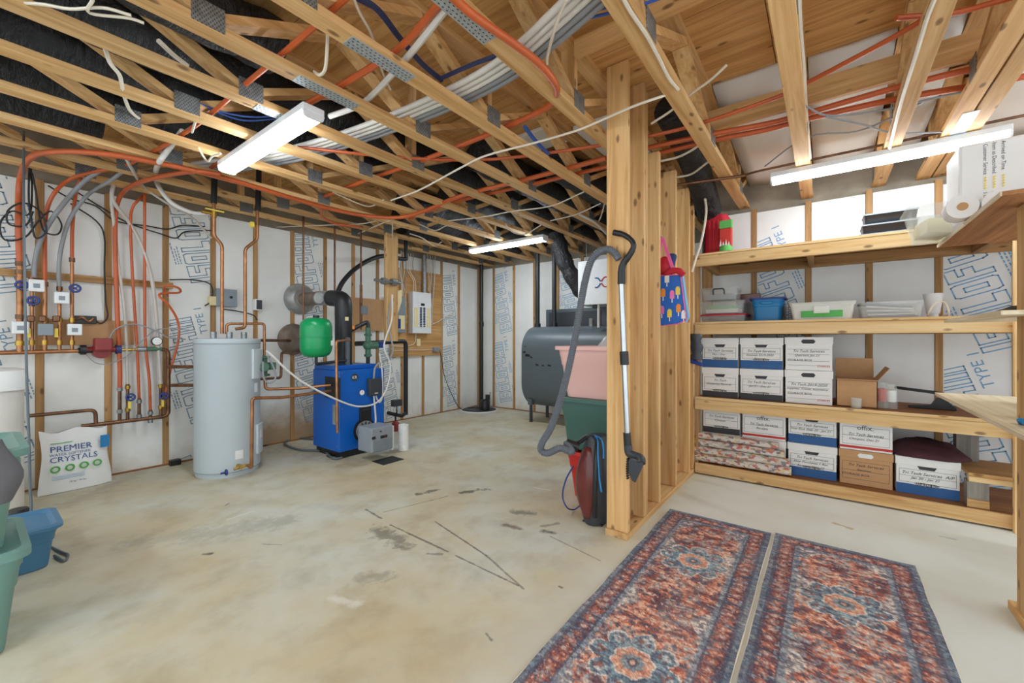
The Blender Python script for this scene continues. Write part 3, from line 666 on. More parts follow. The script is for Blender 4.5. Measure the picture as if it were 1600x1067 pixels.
# water heater
hx, hy, hr, hh = 1.467, 4.36, .253, 1.205
WH = thing('water_heater', 'tall grey cylindrical water heater standing by the left wall', 'water heater', (hx, hy, 0))
part(MB().lathe([(.01,0),(hr-.012,0),(hr-.012,.03),(hr,.035),(hr,hh-.045),(hr+.004,hh-.04),(hr+.004,hh-.006),(hr-.006,hh),(.01,hh+.006)], (hx,hy,0), n=56), 'tank', 'heater_grey', WH, smooth=True)
part(MB().torus((hx,hy,hh-.045), hr+.001, .003, n=56, m=6), 'seam', 'grey_box', WH, smooth=True); part(MB().torus((hx,hy,.045), hr+.001, .003, n=56, m=6), 'seam', 'grey_box', WH, smooth=True)
def on_heater(deg, r=hr): a = math.radians(deg); return V((hx+r*math.cos(a), hy+r*math.sin(a), 0)), V((math.cos(a), math.sin(a), 0)), V((-math.sin(a), math.cos(a), 0))
def curved_panel(deg, half, z0, z1, t, name, mat, parent, bevel=.006):
    b = MB(); rings = []
    n = 8
    for i in range(n+1):
        a = math.radians(deg-half+2*half*i/n); c_, s_ = math.cos(a), math.sin(a)
        rings.append([(hx+(hr-.003)*c_, hy+(hr-.003)*s_, z0), (hx+(hr+t)*c_, hy+(hr+t)*s_, z0), (hx+(hr+t)*c_, hy+(hr+t)*s_, z1), (hx+(hr-.003)*c_, hy+(hr-.003)*s_, z1)])
    b.loft(rings); return part(b, name, mat, parent, smooth=True, bevel=bevel)
curved_panel(-48, 17, .84, 1.11, .02, 'upper_access_cover', 'heater_cover', WH); curved_panel(-38, 15, .15, .42, .02, 'lower_access_cover', 'heater_cover', WH)
curved_panel(-90, 7, .15, .225, .001, 'rating_label', 'white_plastic', WH, 0); curved_panel(-52, 5, .72, .80, .001, 'warning_label', 'white_plastic', WH, 0); curved_panel(-40, 5, .29, .36, .022, 'warning_label', 'white_plastic', WH, 0)
dp, dn, dt = on_heater(-92); DV = part(MB().cyl(dp+V((0,0,.095)), dp+dn*.09+V((0,0,.095)), .016, n=10).cyl(dp+dn*.06+dt*-.05+V((0,0,.085)), dp+dn*.06+dt*.05+V((0,0,.1)), .012, n=10), 'drain_valve', 'brass', WH, smooth=True)
handwheel(dp+dn*.07+dt*-.11+V((0,0,.075)), WH, r=.02, ax=dt)
for (x_, y_) in ((hx-.02,hy-.09),(hx-.13,hy-.05),(hx+.10,hy-.08)): part(MB().cyl((x_,y_,hh), (x_,y_,hh+.06), .024, n=12), 'top_fitting', 'galv', WH, smooth=True)
hp = lambda u, v, Y=4.3: py(u, v, Y)
pipe('copper_pipe', fil([hp(334, 300), hp(334, 368), hp(347, 383), (hp(347,400).x, 4.3, 1.25)], .03), .0145, 'copper', 'left copper pipe rising from the water heater with a kink at its top', n=10)
pipe('copper_pipe', fil([hp(402, 318), hp(402, 374), hp(383, 389), hp(383, 512), hp(368, 514)], .03), .0145, 'copper', 'right copper pipe rising from the water heater with a kink at its top', n=10)
pipe('copper_pipe', fil([hp(354, 522), hp(354, 506), hp(413, 505.5), hp(413, 560)], .03), .0125, 'copper', 'copper pipe bridging from the heater top to the green circulator', n=10)
pipe('copper_pipe', fil([hp(414, 590), hp(415, 608), py(470, 606.5, 4.12), px(517, 601.5, 2.245)], .03), .014, 'copper', 'upper copper pipe between the green circulator and the blue boiler', n=10)
a_ = on_heater(-75)[0]; pipe('copper_pipe', fil([on_heater(-90)[0]+on_heater(-90)[1]*.08+V((.04,0,.10)), py(393, 735, 3.98)+V((0,0,.02)), py(394, 622, 3.98), py(440, 621, 4.0), px(517, 610.5, 2.245)], .03), .0145, 'copper', 'copper pipe from the heater drain up to the lower boiler port', n=10)
for v0, lb in ((573, 'upper short copper stub entering the left side of the heater'), (602, 'lower short copper stub entering the left side of the heater')):
    pipe('copper_pipe', [py(262 if v0 < 590 else 268, v0, 4.6), (hx-.24, 4.42, py(302, v0, 4.42).z)], .015, 'old_copper', lb)
VB = thing('ball_valve', 'brass valve with yellow lever on the left heater pipe', 'valve', hp(334, 332)); q = hp(334, 334)
part(MB().cyl(q-V((0,0,.03)), q+V((0,0,.03)), .022, n=12).cyl(q-V((.09,0,0)), q, .014, n=10), 'valve_body', 'brass', VB, smooth=True); part(MB().box(q.x-.07, q.x+.07, q.y-.035, q.y-.02, q.z+.02, q.z+.032), 'lever', 'yellow', VB, bevel=.003)
VB = thing('ball_valve', 'brass valve with round yellow handle beside the right heater pipe', 'valve', hp(394, 350)); q = hp(393, 351)
part(MB().cyl(q, q+V((.055,0,.0)), .012, n=10), 'valve_body', 'brass', VB, smooth=True); part(MB().cyl(q+V((-.012,-.01,0)), q+V((.012,-.01,0)), .028, n=14), 'handle', 'yellow', VB, smooth=True)
for u, lb in ((335, 'black foam sleeve around the left heater pipe under the trusses'), (404, 'black foam sleeve around the right heater pipe under the trusses')):
    solo(MB().tube([hp(u-1, 318 if u < 350 else 330), hp(u, 283 if u < 350 else 290), hp(u+1, 255, 4.3)+V((0,0,.06))], .024, 10), 'pipe_sleeve', 'black_plastic', lb, 'sleeve', smooth=True)
q = py(354, 465, 4.96); GB = thing('junction_box', 'grey metal junction box on the wall above the water heater', 'electrical box', q)
part(MB().box(py(337,452,4.96).x, py(369,452,4.96).x, 4.93, 5.01, py(354,479,4.96).z, py(354,452,4.96).z), 'box', 'grey_box', GB, bevel=.004); q = py(361, 464.5, 4.93); part(MB().cyl(q, q-V((0,.008,0)), .014, n=12), 'knob', 'black_plastic', GB)
q = py(404, 476, 4.94); TH = thing('aquastat', 'small grey and white thermostat on the stud right of the heater', 'thermostat', q)
part(MB().box(q.x-.035, q.x+.035, 4.93, 5.01, q.z-.06, q.z+.06), 'case', 'white_plastic', TH, bevel=.005); part(MB().box(q.x-.025, q.x+.03, 4.925, 4.93, q.z-.05, q.z+.05), 'face', 'dark_plastic', TH)
q = py(332, 470, 4.97); SWB = solo(MB().box(q.x-.03, q.x+.03, 4.95, 5.012, q.z-.045, q.z+.045), 'switch_box', 'cream_paper', 'small cream switch box left of the grey junction box', 'electrical box', bevel=.004)
# green circulator beside the heater
q = hp(413, 572); CG = thing('circulator_pump', 'green circulator pump on the copper pipe right of the water heater', 'pump', q)
part(MB().cyl(q+V((0,0,-.1)), q+V((0,0,.1)), .026, n=12).sphere(q, .05, 14), 'volute', 'valve_green', CG, smooth=True)
for s in (-1, 1): part(MB().box(q.x-.042, q.x+.042, q.y-.03, q.y+.03, q.z+s*.085-.012, q.z+s*.085+.012), 'flange', 'valve_green', CG, bevel=.006)
part(MB().cyl(q+V((-.005,-.03,0)), q+V((-.06,-.15,0)), .043, n=18), 'motor', 'valve_green', CG, smooth=True, bevel=.008); part(MB().box(q.x+.03, q.x+.085, q.y-.06, q.y, q.z-.035, q.z+.035), 'terminal_box', 'valve_green', CG, bevel=.006)
wall_cable([(416,548),(430,560),(445,575),(470,595),(500,612),(540,630),(565,635),(590,628),(605,605),(610,570),(600,540),(612,500),(613,460)], 'long white cable swooping from the green circulator across the boiler front', 'white_pvc', .009, 3.75)
wall_cable([(418,556),(428,575),(430,592),(420,598),(412,590),(411,565)], 'grey cable loop hanging from the green circulator', 'grey_cable', .008, 4.12)
# copper lines rising to the ceiling behind the boiler
for u, v0, v1, lb in ((474, 368, 553, 'thin copper riser in front of the flue thimble'), (523, 372, 460, 'thin copper riser just left of the flue elbow'), (564, 365, 515, 'copper riser with a black valve right of the flue')):
    pipe('copper_riser', [V((py(u, v0, 4.55).x, 4.55, ZC+.05)), py(u, v1, 4.55)], .011, 'old_copper', lb)
# dark expansion line
pipe('copper_pipe', fil([V((hx+.2, 4.42, 1.19)), py(455, 532, 4.95)], .02), .016, 'old_copper', 'dark copper pipe between the heater and the lower round cover', n=8)
pipe('copper_pipe', fil([V((hx+.2, 4.5, py(408,592,4.5).z)), py(439, 590, 4.6), py(440, 551, 4.6), py(470, 551, 4.97)], .03), .014, 'old_copper', 'stepped dark copper pipe behind the green circulator')
# ------------------------------------------------------------------ boiler
bx0, bx1, by0, by1 = 2.26, 2.79, 3.86, 4.37
BO = thing('boiler', 'bright blue oil boiler cabinet standing on a dark base', 'boiler', (2.52, 4.11, 0))
part(MB().box(bx0+.03, bx1-.02, by0+.03, by1-.02, 0, .075), 'base', 'black_plastic', BO)
JK = part(MB().box(bx0, bx1, by0, by1, .07, .885), 'jacket', 'boiler_blue', BO, bevel=.008)
part(MB().box(bx0+.01, bx1-.01, by0+.12, by1-.01, .885, .93), 'top_pan', 'boiler_blue', BO, bevel=.005)
sc = MB()
for x in (bx0+.03, bx1-.03):
    for z in (.13, .5, .86): sc.cyl((x, by0-.003, z), (x, by0+.002, z), .006, n=8)
for z in (.13, .5, .86): sc.cyl((bx0-.003, by0+.03, z), (bx0+.002, by0+.03, z), .006, n=8)
part(sc, 'screws', 'steel', JK)['kind'] = 'stuff'
A, B = px(509, 588, bx0), px(532, 624, bx0); part(MB().box(bx0-.012, bx0, B.y, A.y, B.z, A.z), 'coil_plate', 'black_plastic', BO, bevel=.004)
A, B = px(520, 632, bx0), px(529, 660, bx0); part(MB().box(bx0-.002, bx0, B.y, A.y, B.z-.03, A.z), 'rating_plate', 'tin', BO)
A = py(554, 589.5, by0); part(MB().cyl((A.x, by0-.004, A.z), (A.x, by0, A.z), .042, n=6), 'badge', 'dark_plastic', BO); txt('KR', .045, 'white_plastic', BO, (A.x-.03, by0-.005, A.z-.015), (1,0,0), (0,0,1))
A, B = py(561, 637, by0), py(578.5, 658, by0); dr = part(MB().box(A.x, B.x, by0-.022, by0, B.z, A.z), 'inspection_door', 'black_plastic', BO, bevel=.004); part(MB().box(A.x+.02, B.x-.02, by0-.03, by0-.02, A.z-.03, A.z-.02), 'latch', 'dark_plastic', dr)
fc = V((2.54, by0, .25)); part(MB().cyl(fc, fc-V((0,.012,0)), .125, n=28), 'burner_plate', 'black_plastic', BO, smooth=True); FL = part(MB().cyl(fc-V((0,.01,0)), fc-V((0,.03,0)), .1, n=28), 'burner_flange', 'tin', BO, smooth=True)
ho = MB()
for k_ in range(12):
    a = k_*PI/6; ho.obox((fc.x+.075*math.cos(a), by0-.031, fc.z+.075*math.sin(a)), (.035,.004,.012), (0,-a,0))
part(ho, 'flange_slots', 'dark_slot', FL)['kind'] = 'stuff'
part(MB().cyl(fc-V((0,.02,0)), (2.5, 3.72, .22), .06, n=16), 'blast_tube', 'black_plastic', BO, smooth=True)
# burner
BU = thing('burner', 'grey ribbed box burner bolted on the front of the boiler', 'burner', (2.5, 3.6, .09))
part(MB().box(2.385, 2.635, 3.50, 3.735, .092, .335), 'housing', 'burner_grey', BU, bevel=.012)
for k_ in range(16): x = 2.40+k_*.0145; part(MB().box(x, x+.005, 3.496, 3.5, .105, .21), 'rib', 'grey_box', BU)
part(MB().box(2.63, 2.665, 3.52, 3.72, .07, .32), 'side_cover', 'white_plastic', BU, bevel=.01)
for u, w_ in ((584, .02), (600, .04)):
    q = py(u, 684.5 if u < 590 else 682, 3.497); part(MB().box(q.x-w_, q.x+w_, 3.494, 3.50, q.z-.014, q.z+.014), 'window', 'black_plastic', BU, bevel=.003)
q = py(603, 681.5, 3.49); txt('R', .028, 'red_ink', BU, (q.x-.015, 3.492, q.z-.008), (1,0,0), (0,0,1)); q = py(595, 674, 3.497); part(MB().sphere((q.x,3.497,q.z), .009, 8), 'button', 'black_plastic', BU)
solo(MB().box(2.42, 2.66, 3.36, 3.55, 0, .004), 'burner_shadow', 'dark_slot', 'small dark patch standing in for the burner shadow on the floor', 'mat')  # thin dark sheet that paints the burner's shadow on the slab
def roll(x, y, h, r, name, mat, label, cat='filter'):
    T = thing(name, label, cat, (x, y, 0)); b = MB(); pr = [(.01,0),(r,0)]; n = 12
    for k_ in range(n): z = h*(k_+.5)/n; pr += [(r, h*k_/n+.002), (r-.003, z), (r, h*(k_+1)/n-.002)]
    part(b.lathe(pr+[(r*.55,h),(r*.5,h-.02),(.01,h-.02)], (x,y,0), n=20), 'wound_body', mat, T, smooth=True); return T
roll(2.895, 3.665, .275, .056, 'filter_cartridge', 'white_plastic', 'white wound filter cartridge standing on the floor beside the burner')
# control box with gauge and conduits on the boiler front
A, B = py(576, 592, by0-.04), py(595, 617, by0-.04); CB = thing('aquastat_control', 'dark grey control box hung on the blue boiler front', 'control box', ((A.x+B.x)/2, by0-.03, B.z))
part(MB().box(A.x, B.x, by0-.06, by0, B.z, A.z), 'case', 'dark_plastic', CB, bevel=.006); part(MB().box(A.x+.06, A.x+.10, by0-.0615, by0-.06, B.z+.025, B.z+.032), 'nameplate', 'white_plastic', CB)
pipe('conduit', sm([py(584, 592, 3.83), py(586, 575, 3.83), py(594, 566, 3.83), py(608, 560, 3.85), py(614, 545, 3.9), py(610, 525, 4.0), py(606, 500, 4.1), py(611, 470, 4.15)], 6), .010, 'grey_cable', 'grey flexible conduit rising from the boiler control box')
pipe('conduit', sm([py(593, 552, 3.83), py(597, 580, 3.82), py(598, 615, 3.81), py(594, 628, 3.81), py(590, 625, 3.81), py(587, 617, 3.82)], 6), .008, 'white_pvc', 'white cable looping below the boiler control box')
pipe('conduit', sm([py(584, 617, 3.82), py(586, 640, 3.80), py(587, 655, 3.76), py(586, 667, 3.7)], 6), .009, 'white_pvc', 'white cable dropping from the control box to the burner')
q = py(563.5, 613, 3.74); TG = thing('thermometer', 'round white dial thermometer on the white cable before the boiler', 'gauge', q)
part(MB().cyl((q.x,3.735,q.z), (q.x,3.715,q.z), .028, n=20), 'rim', 'steel', TG, smooth=True); part(MB().cyl((q.x,3.715,q.z), (q.x,3.713,q.z), .025, n=20), 'dial', 'white_plastic', TG); part(MB().box(q.x-.002, q.x+.002, 3.711, 3.713, q.z-.004, q.z+.018), 'needle', 'red_ink', TG)
# flue
FU = thing('flue_pipe', 'black stovepipe rising from the boiler and elbowing into the wall', 'flue', (2.51, 4.2, .93))
part(MB().tube([(2.51,4.2,.90),(2.51,4.2,1.47)], .088, 24), 'riser', 'flue_black', FU, smooth=True)
part(MB().tube(fil([(2.51,4.2,1.46),(2.51,4.2,1.64),(2.49,4.42,1.66)], .13, 6), .09, 24), 'elbow', 'flue_black', FU, smooth=True)
part(MB().tube([(2.49,4.40,1.66),(2.47,4.62,1.67)], .082, 24), 'damper_section', 'tin', FU, smooth=True)
part(MB().tube([(2.47,4.6,1.67),(2.44,5.0,1.675)], .078, 24), 'thimble_pipe', 'tin_dark', FU, smooth=True)
part(MB().cyl((2.42,4.5,1.66), (2.385,4.48,1.66), .062, n=20), 'damper_door', 'tin', FU, smooth=True)
q = px(532, 481, 2.45); part(MB().box(2.475, 2.515, 4.108, 4.112, 1.40, 1.44), 'sticker', 'cream_paper', FU); part(MB().box(2.575, 2.6, 4.13, 4.145, 1.31, 1.35), 'sticker', 'orange', FU)
for z, lb, mt in ((1.68, 'large round tin wall collar around the flue pipe', 'tin'), (1.20, 'round brown tin cover on the wall below the flue', 'tin_dark')):
    x = 2.43 if z > 1.5 else 2.36
    solo(MB().lathe([(.10 if z > 1.5 else .01,.085),(.11,.09),(.155,.07),(.178,.03),(.185,.0),(.01,.0)], (x, 5.012, z), (0,-1,0), 36), 'wall_collar', mt, lb, 'collar', smooth=True)
# green expansion tank
q = py(494, 527, 3.97); EX = thing('expansion_tank', 'glossy green expansion tank hanging left of the flue', 'expansion tank', (q.x, q.y, q.z-.2))
part(MB().lathe([(.02,-.195),(.07,-.192),(.115,-.175),(.138,-.14),(.145,-.1),(.145,-.003),(.149,-.002),(.149,.006),(.145,.008),(.145,.1),(.138,.14),(.115,.172),(.07,.188),(.02,.19)], q, n=36), 'shell', 'tank_green', EX, smooth=True)
part(MB().cyl(q+V((0,0,.186)), q+V((0,0,.215)), .03, n=12), 'air_valve', 'black_plastic', EX, smooth=True); part(MB().tube([q+V((0,0,-.23)), q+V((0,0,-.19))], .015), 'nipple', 'black_plastic', EX)
th = math.atan2(-1, -.15); part(MB().box(q.x+.085, q.x+.125, q.y-.116, q.y-.113, q.z-.08, q.z-.03), 'label_plate', 'white_plastic', EX)
pipe('black_pipe', fil([q+V((0,0,-.225)), q+V((0,0,-.262)), py(541, 563, 4.0)], .04), .015, 'flue_black', 'black elbow pipe under the green expansion tank')
pipe('copper_pipe', fil([px(527, 676, 2.2), px(525.5, 533, 2.2), py(546, 531, 4.0)], .03), .0135, 'copper', 'vertical copper relief pipe in front of the boiler left side', n=10)
pipe('black_pipe', [(py(543,540,4.05).x, 4.05, .92), (py(543,540,4.05).x, 4.05, 1.22)], .026, 'oil_tank', 'grey steel riser on the boiler top beside the flue', n=10)
RV = thing('flow_valve', 'green flow check valve on a black riser above the boiler', 'valve', py(575, 570, 4.1)); q = py(575, 545, 4.1)
part(MB().tube([V((q.x,4.1,.9)), V((q.x,4.1,1.07))], .022, 10), 'riser', 'flue_black', RV, smooth=True)
part(MB().cyl((q.x,4.1,1.0), (q.x,4.1,1.33), .03, n=14).sphere((q.x,4.1,1.13), .055, 14).cyl((q.x,4.1,1.13), (q.x+.11,4.08,1.13), .04, n=14), 'valve_body', 'valve_green', RV, smooth=True)
for z in (1.02, 1.25): part(MB().cyl((q.x,4.1,z-.012), (q.x,4.1,z+.012), .045, n=6), 'flange', 'valve_green', RV, bevel=.003)
part(MB().box(q.x+.12, q.x+.19, 4.05, 4.12, 1.10, 1.17), 'motor_head', 'dark_blue', RV, bevel=.006)
pipe('black_pipe', fil([(q.x,4.1,1.32), (q.x,4.1,1.40), py(548, 516, 4.2)], .05), .024, 'flue_black', 'black elbow pipe from the green flow valve toward the flue')
pipe('black_pipe', fil([py(556, 537, 4.55), py(634, 533, 4.55), py(634, 648, 4.55)], .06), .03, 'flue_black', 'thick black pipe crossing behind the boiler and dropping to the floor', n=12)
q = py(620, 648, 4.5); PB = thing('oil_filter_set', 'black oil valves and grey gauge box low beside the boiler', 'valve set', (q.x, 4.5, 0))
part(MB().tube(fil([py(634, 645, 4.5), py(628, 650, 4.5), py(606, 645, 4.5)], .02), .024, 10), 'valve_pipe', 'black_plastic', PB, smooth=True); part(MB().box(*sorted((py(612,0,4.5).x, py(625,0,4.5).x)), 4.45, 4.52, py(620,634,4.5).z, py(620,624,4.5).z), 'gauge_box', 'dark_plastic', PB, bevel=.006)
part(MB().tube([py(620,634,4.48), py(620,650,4.48)], .008), 'stem', 'black_plastic', PB); part(MB().lathe([(.01,0),(.05,0),(.05,.1),(.02,.13),(.01,.13)], (q.x-.02,4.5,0.0), n=16), 'filter_bowl', 'circ_red', PB, smooth=True)
part(MB().tube([(q.x-.02,4.5,.12),(q.x-.02,4.5,.24)], .012), 'stem', 'black_plastic', PB)
pipe('black_hose', sm([py(527, 458, 4.6), py(536, 440, 4.6), py(555, 420, 4.62), py(580, 405, 4.64), py(602, 400, 4.65), py(632, 405, 4.66), py(634, 398, 4.66), py(634, 372, 4.66)], 6), .028, 'flue_black', 'thick black hose arching from behind the flue to the ceiling', n=10)
part_b = solo(MB().tube([py(564,445,4.54), py(564,512,4.54)], .017, 10), 'pipe_fittings', 'old_copper', 'string of brown fittings on the copper riser right of the flue', 'fitting', smooth=True)
q = py(571, 484, 4.5); solo(MB().box(q.x-.045, q.x+.04, 4.50, 4.56, q.z-.055, q.z+.05), 'switch_box', 'grey_box', 'small grey flow switch on the copper riser', 'electrical box', bevel=.006)
A, B = py(547, 464, 4.985), py(602, 517, 4.985); solo(MB().box(A.x, B.x, 4.98, 5.008, B.z, A.z), 'wall_board', 'cardboard', 'bare tan board on the wall right of the flue', 'board')
# floor cables left of the boiler
pipe('floor_cable', sm([pz(535,715,.012), pz(520,716,.012), pz(505,705,.012), pz(470,703,.012), pz(448,696,.012), pz(447,690,.012), pz(465,685,.012), pz(489,686,.012)], 6), .012, 'oil_tank', 'grey hose curled on the floor left of the boiler')
pipe('floor_cable', sm([pz(411,697,.008), pz(440,690,.008), pz(470,682,.008), pz(488,679,.008)], 6), .007, 'black_cable', 'thin black cable on the floor between heater and boiler')
pipe('floor_cable', sm([pz(510,712,.008), pz(525,717,.008), pz(540,708,.008), pz(556,701,.01), pz(566,700,.03)], 6), .006, 'old_copper', 'thin copper oil line on the floor in front of the boiler')
solo(MB().box(py(268,720,4.9).x, hx-.2, 4.93, 4.99, 0, .05), 'wood_offcut', 'black_plastic', 'dark scrap strip on the floor behind the water heater', 'scrap')
# ------------------------------------------------------------------ support board, electrical panel
A, B = py(600.5, 366, 4.3), py(619.5, 533, 4.3)
solo(MB().box(A.x, B.x, 4.27, 4.31, B.z, ZC), 'hanging_board', 'lumber_z', 'wide wooden board hanging from the trusses right of the boiler flue', 'board', bevel=.003)
q = py(608, 440, 4.24); solo(MB().cyl((q.x-.2,4.25,q.z), (q.x+.16,4.23,q.z), .018, n=10).cyl((q.x-.10,4.25,q.z), (q.x-.03,4.25,q.z), .04, n=8).cyl((q.x+.03,4.235,q.z), (q.x+.10,4.235,q.z), .045, n=8), 'pipe_union', 'galv', 'grey pipe union strapped across the hanging board', 'fitting', smooth=True)
A, B = py(610, 425, 5.0), py(689, 556, 5.0); solo(MB().box(A.x, B.x, 4.985, 5.013, py(650,556,5.0).z, py(650,425,5.0).z+.02), 'panel_backboard', 'osb', 'plywood backing board behind the electrical panel', 'board')
A, B = py(645, 455, 4.88), py(674, 521, 4.88); EP = thing('breaker_panel', 'white electrical breaker panel on the plywood board', 'electrical panel', ((A.x+B.x)/2, 4.95, B.z))
part(MB().box(A.x, B.x, 4.88, 4.985, B.z, A.z), 'enclosure', 'white_paint', EP, bevel=.006)
w_, h_ = B.x-A.x, A.z-B.z
part(MB().box(A.x+w_*.33, A.x+w_*.67, 4.874, 4.88, B.z+h_*.14, B.z+h_*.82), 'dead_front', 'white_plastic', EP)
for k_ in range(12):
    for s in (.36, .54): part(MB().box(A.x+w_*s, A.x+w_*(s+.1), 4.868, 4.874, B.z+h_*(.16+k_*.04), B.z+h_*(.16+k_*.04+.03)), 'breaker', 'black_plastic' if (k_*7+int(s*10)) % 5 < 3 else 'dark_blue', EP)
part(MB().box(A.x+w_*.42, A.x+w_*.6, 4.868, 4.874, B.z+h_*.67, B.z+h_*.73), 'main_breaker', 'black_plastic', EP)
for s in (.08, .74): part(MB().box(A.x+w_*s, A.x+w_*(s+.19), 4.876, 4.88, B.z+h_*.15, B.z+h_*.62), 'circuit_chart', 'cream_paper', EP)
q = py(663, 430, 4.94); solo(MB().tube([(q.x,4.94,A.z), (q.x,4.94,ZC)], .03, 12), 'conduit', 'galv', 'grey conduit rising from the breaker panel to the ceiling', 'conduit', smooth=True)
A, B = py(621, 464, 4.88), py(634, 520, 4.88); SP = thing('sub_panel', 'narrow grey generator panel with papers left of the breaker panel', 'electrical panel', ((A.x+B.x)/2, 4.95, B.z))
part(MB().box(A.x, B.x, 4.88, 4.985, B.z, A.z), 'enclosure', 'grey_box', SP, bevel=.006); part(MB().box(A.x+.02, B.x-.02, 4.875, 4.88, B.z+.05, B.z+.25), 'chart', 'cream_paper', SP); part(MB().box(A.x+.01, A.x+.05, 4.87, 4.875, B.z+.06, B.z+.2), 'switch_row', 'dark_blue', SP)
solo(MB().prism([py(616,455,4.84), py(628,453,4.84), py(628,470,4.84), py(619,498,4.84), py(613,466,4.84)], (0,.01,0)), 'paper_sheet', 'cream_paper', 'yellowed paper tucked beside the grey generator panel', 'paper')
cab = [(622,408,626,464),(626,404,628,464),(630,402,630,464),(634,402,632,464),(638,404,646,455),(642,404,650,455),(646,404,654,455),(668,404,670,455),(672,406,674,480),(676,406,674,500),(680,408,675,505),(627,400,634,480)]
for k_, (u0, v0, u1, v1) in enumerate(cab):
    solo(MB().tube(sm([py(u0, v0-8, 4.93), py(u0+2*math.sin(k_), (v0*2+v1)/3, 4.93), py(u1+2*math.cos(k_*2), (v0+2*v1)/3, 4.95), py(u1, v1, 4.93)], 5), .006, 5), 'panel_cable', 'white_cable' if k_ % 3 else 'grey_cable', ('grey' if not k_ % 3 else 'white')+' electrical cable fanning down to '+('the narrow grey panel' if k_ in (0,1,2,3,11) else 'the breaker panel top' if k_ < 8 else 'the breaker panel right side'), 'cable', 'cables fanning down to the panels', smooth=True)
q = py(653.5, 535, 4.97); solo(MB().box(q.x-.035, q.x+.035, 4.955, 4.985, q.z-.055, q.z+.055), 'outlet_box', 'cream_paper', 'cream outlet plate under the breaker panel', 'outlet', bevel=.004)
q = py(681, 546, 4.96); solo(MB().box(q.x-.06, q.x+.06, 4.93, 4.985, q.z-.035, q.z+.035), 'receptacle', 'grey_box', 'small grey receptacle at the lower right of the plywood board', 'outlet', bevel=.006)
wall_cable([(615,548),(640,547),(660,547),(676,546)], 'white cable running flat along the plywood board', 'white_cable', .006, 4.975)
wall_cable([(612,540),(630,541),(645,538),(649,532),(650,522)], 'white cable curving up to the breaker panel bottom', 'white_cable', .007, 4.96)
wall_cable([(674,507),(684,503),(695,496),(706,489)], 'white cable running right from the breaker panel', 'white_cable', .007, 4.97)
solo(MB().tube(sm([py(687,546,4.96), py(690,560,4.96), py(694,585,4.95), py(703,610,4.93), py(714,632,4.9), pz(722,640,.012)], 5), .006, 6), 'cable', 'black_cable', 'black cord from the receptacle down to the sump pit', 'cable', smooth=True)
# ================================================================== far end: sump, oil tank, ventilation unit
SU = thing('sump_pit', 'round black sump pit cover in the floor by the far corner', 'sump', (5.3, 4.70, 0))
part(MB().lathe([(.20,.006),(.205,.02),(.27,.02),(.285,.012),(.29,0),(.01,0)], (5.3,4.70,0), n=40), 'rim', 'black_plastic', SU, smooth=True)
part(MB().lathe([(.01,.008),(.205,.010),(.205,.004),(.01,.002)], (5.3,4.70,0), n=40), 'lid', 'dark_plastic', SU, smooth=True)
part(MB().torus((5.3,4.70,.004), .31, .012, n=40, m=6), 'mortar_ring', 'white_paint', SU, smooth=True)
SPU = thing('sump_pump', 'black pedestal sump pump standing at the sump pit', 'pump', (5.36, 4.66, .02))
part(MB().lathe([(.01,0),(.085,0),(.085,.13),(.07,.15),(.04,.16),(.01,.16)], (5.36,4.62,.02), n=20), 'motor', 'black_plastic', SPU, smooth=True); part(MB().cyl((5.38,4.58,.17), (5.38,4.58,.26), .04, n=12), 'cap', 'black_plastic', SPU, smooth=True, bevel=.006)
part(MB().tube([(5.35,4.50,.02),(5.35,4.50,.30)], .006), 'float_rod', 'steel', SPU); part(MB().sphere((5.35,4.50,.30), .014, 8), 'rod_stop', 'tin', SPU, smooth=True)
SPI = thing('discharge_pipe', 'tall black discharge pipe standing in the far corner', 'pipe', (5.46, 4.79, 0))
part(MB().tube([(5.46,4.79,.03),(5.46,4.79,ZC)], .034, 14), 'pipe', 'black_plastic', SPI, smooth=True); part(MB().cyl((5.46,4.79,1.42), (5.46,4.79,1.50), .042, n=14), 'coupling', 'black_plastic', SPI, smooth=True)
# oil tank: obround section, axis along y
tx, tz0, tz1, tr = 5.23, .22, 1.385, .33
def oval(y, k=1.0):
    out = []; zc0, zc1 = tz0+tr, tz1-tr; cz = (tz0+tz1)/2
    for j in range(17): a = PI*j/16; out.append((tx+tr*k*math.cos(a), y, cz+(zc1-cz)*1+((zc1-cz)*(k-1))+tr*k*math.sin(a)))
    for j in range(17): a = PI+PI*j/16; out.append((tx+tr*k*math.cos(a), y, cz+(zc0-cz)+((zc0-cz)*(k-1))+tr*k*math.sin(a)))
    return out
ty0, ty1 = 1.98, 3.52
OT = thing('oil_tank', 'large dark grey steel oil tank on legs by the far wall', 'oil tank', (tx, 2.75, 0))
part(MB().loft([oval(ty0-.05,.55), oval(ty0-.04,.8), oval(ty0-.02,.95), oval(ty0,1), oval(ty1,1), oval(ty1+.02,.95), oval(ty1+.04,.8), oval(ty1+.05,.55)]), 'shell', 'oil_tank', OT, smooth=True)
for x in (tx-.24, tx+.2):
    for y in (ty0+.12, ty1-.10):
        part(MB().cyl((x,y,0), (x,y,.33), .024, n=12), 'leg', 'dark_plastic', OT, smooth=True); part(MB().box(x-.035, x+.035, y-.035, y+.035, .25, .34), 'leg_bracket', 'oil_tank', OT, bevel=.004)
for u, v, r in ((820,541,.01),(819,550,.02),(824,555,.03),(830,558,.015),(839,570,.02),(848,571,.015),(858,571,.02)):
    q = px(u, v, tx-tr-.002); part(MB().obox((q.x+.0005,q.y,q.z), (.004, r*2.4, r*1.1), (random.uniform(-.6,.6),0,0)), 'scuff', 'black_plastic', OT)
part(MB().cyl((tx-.05,2.55,tz1-.01), (tx-.05,2.55,tz1+.10), .035, n=12), 'float_gauge', 'tin', OT, smooth=True)
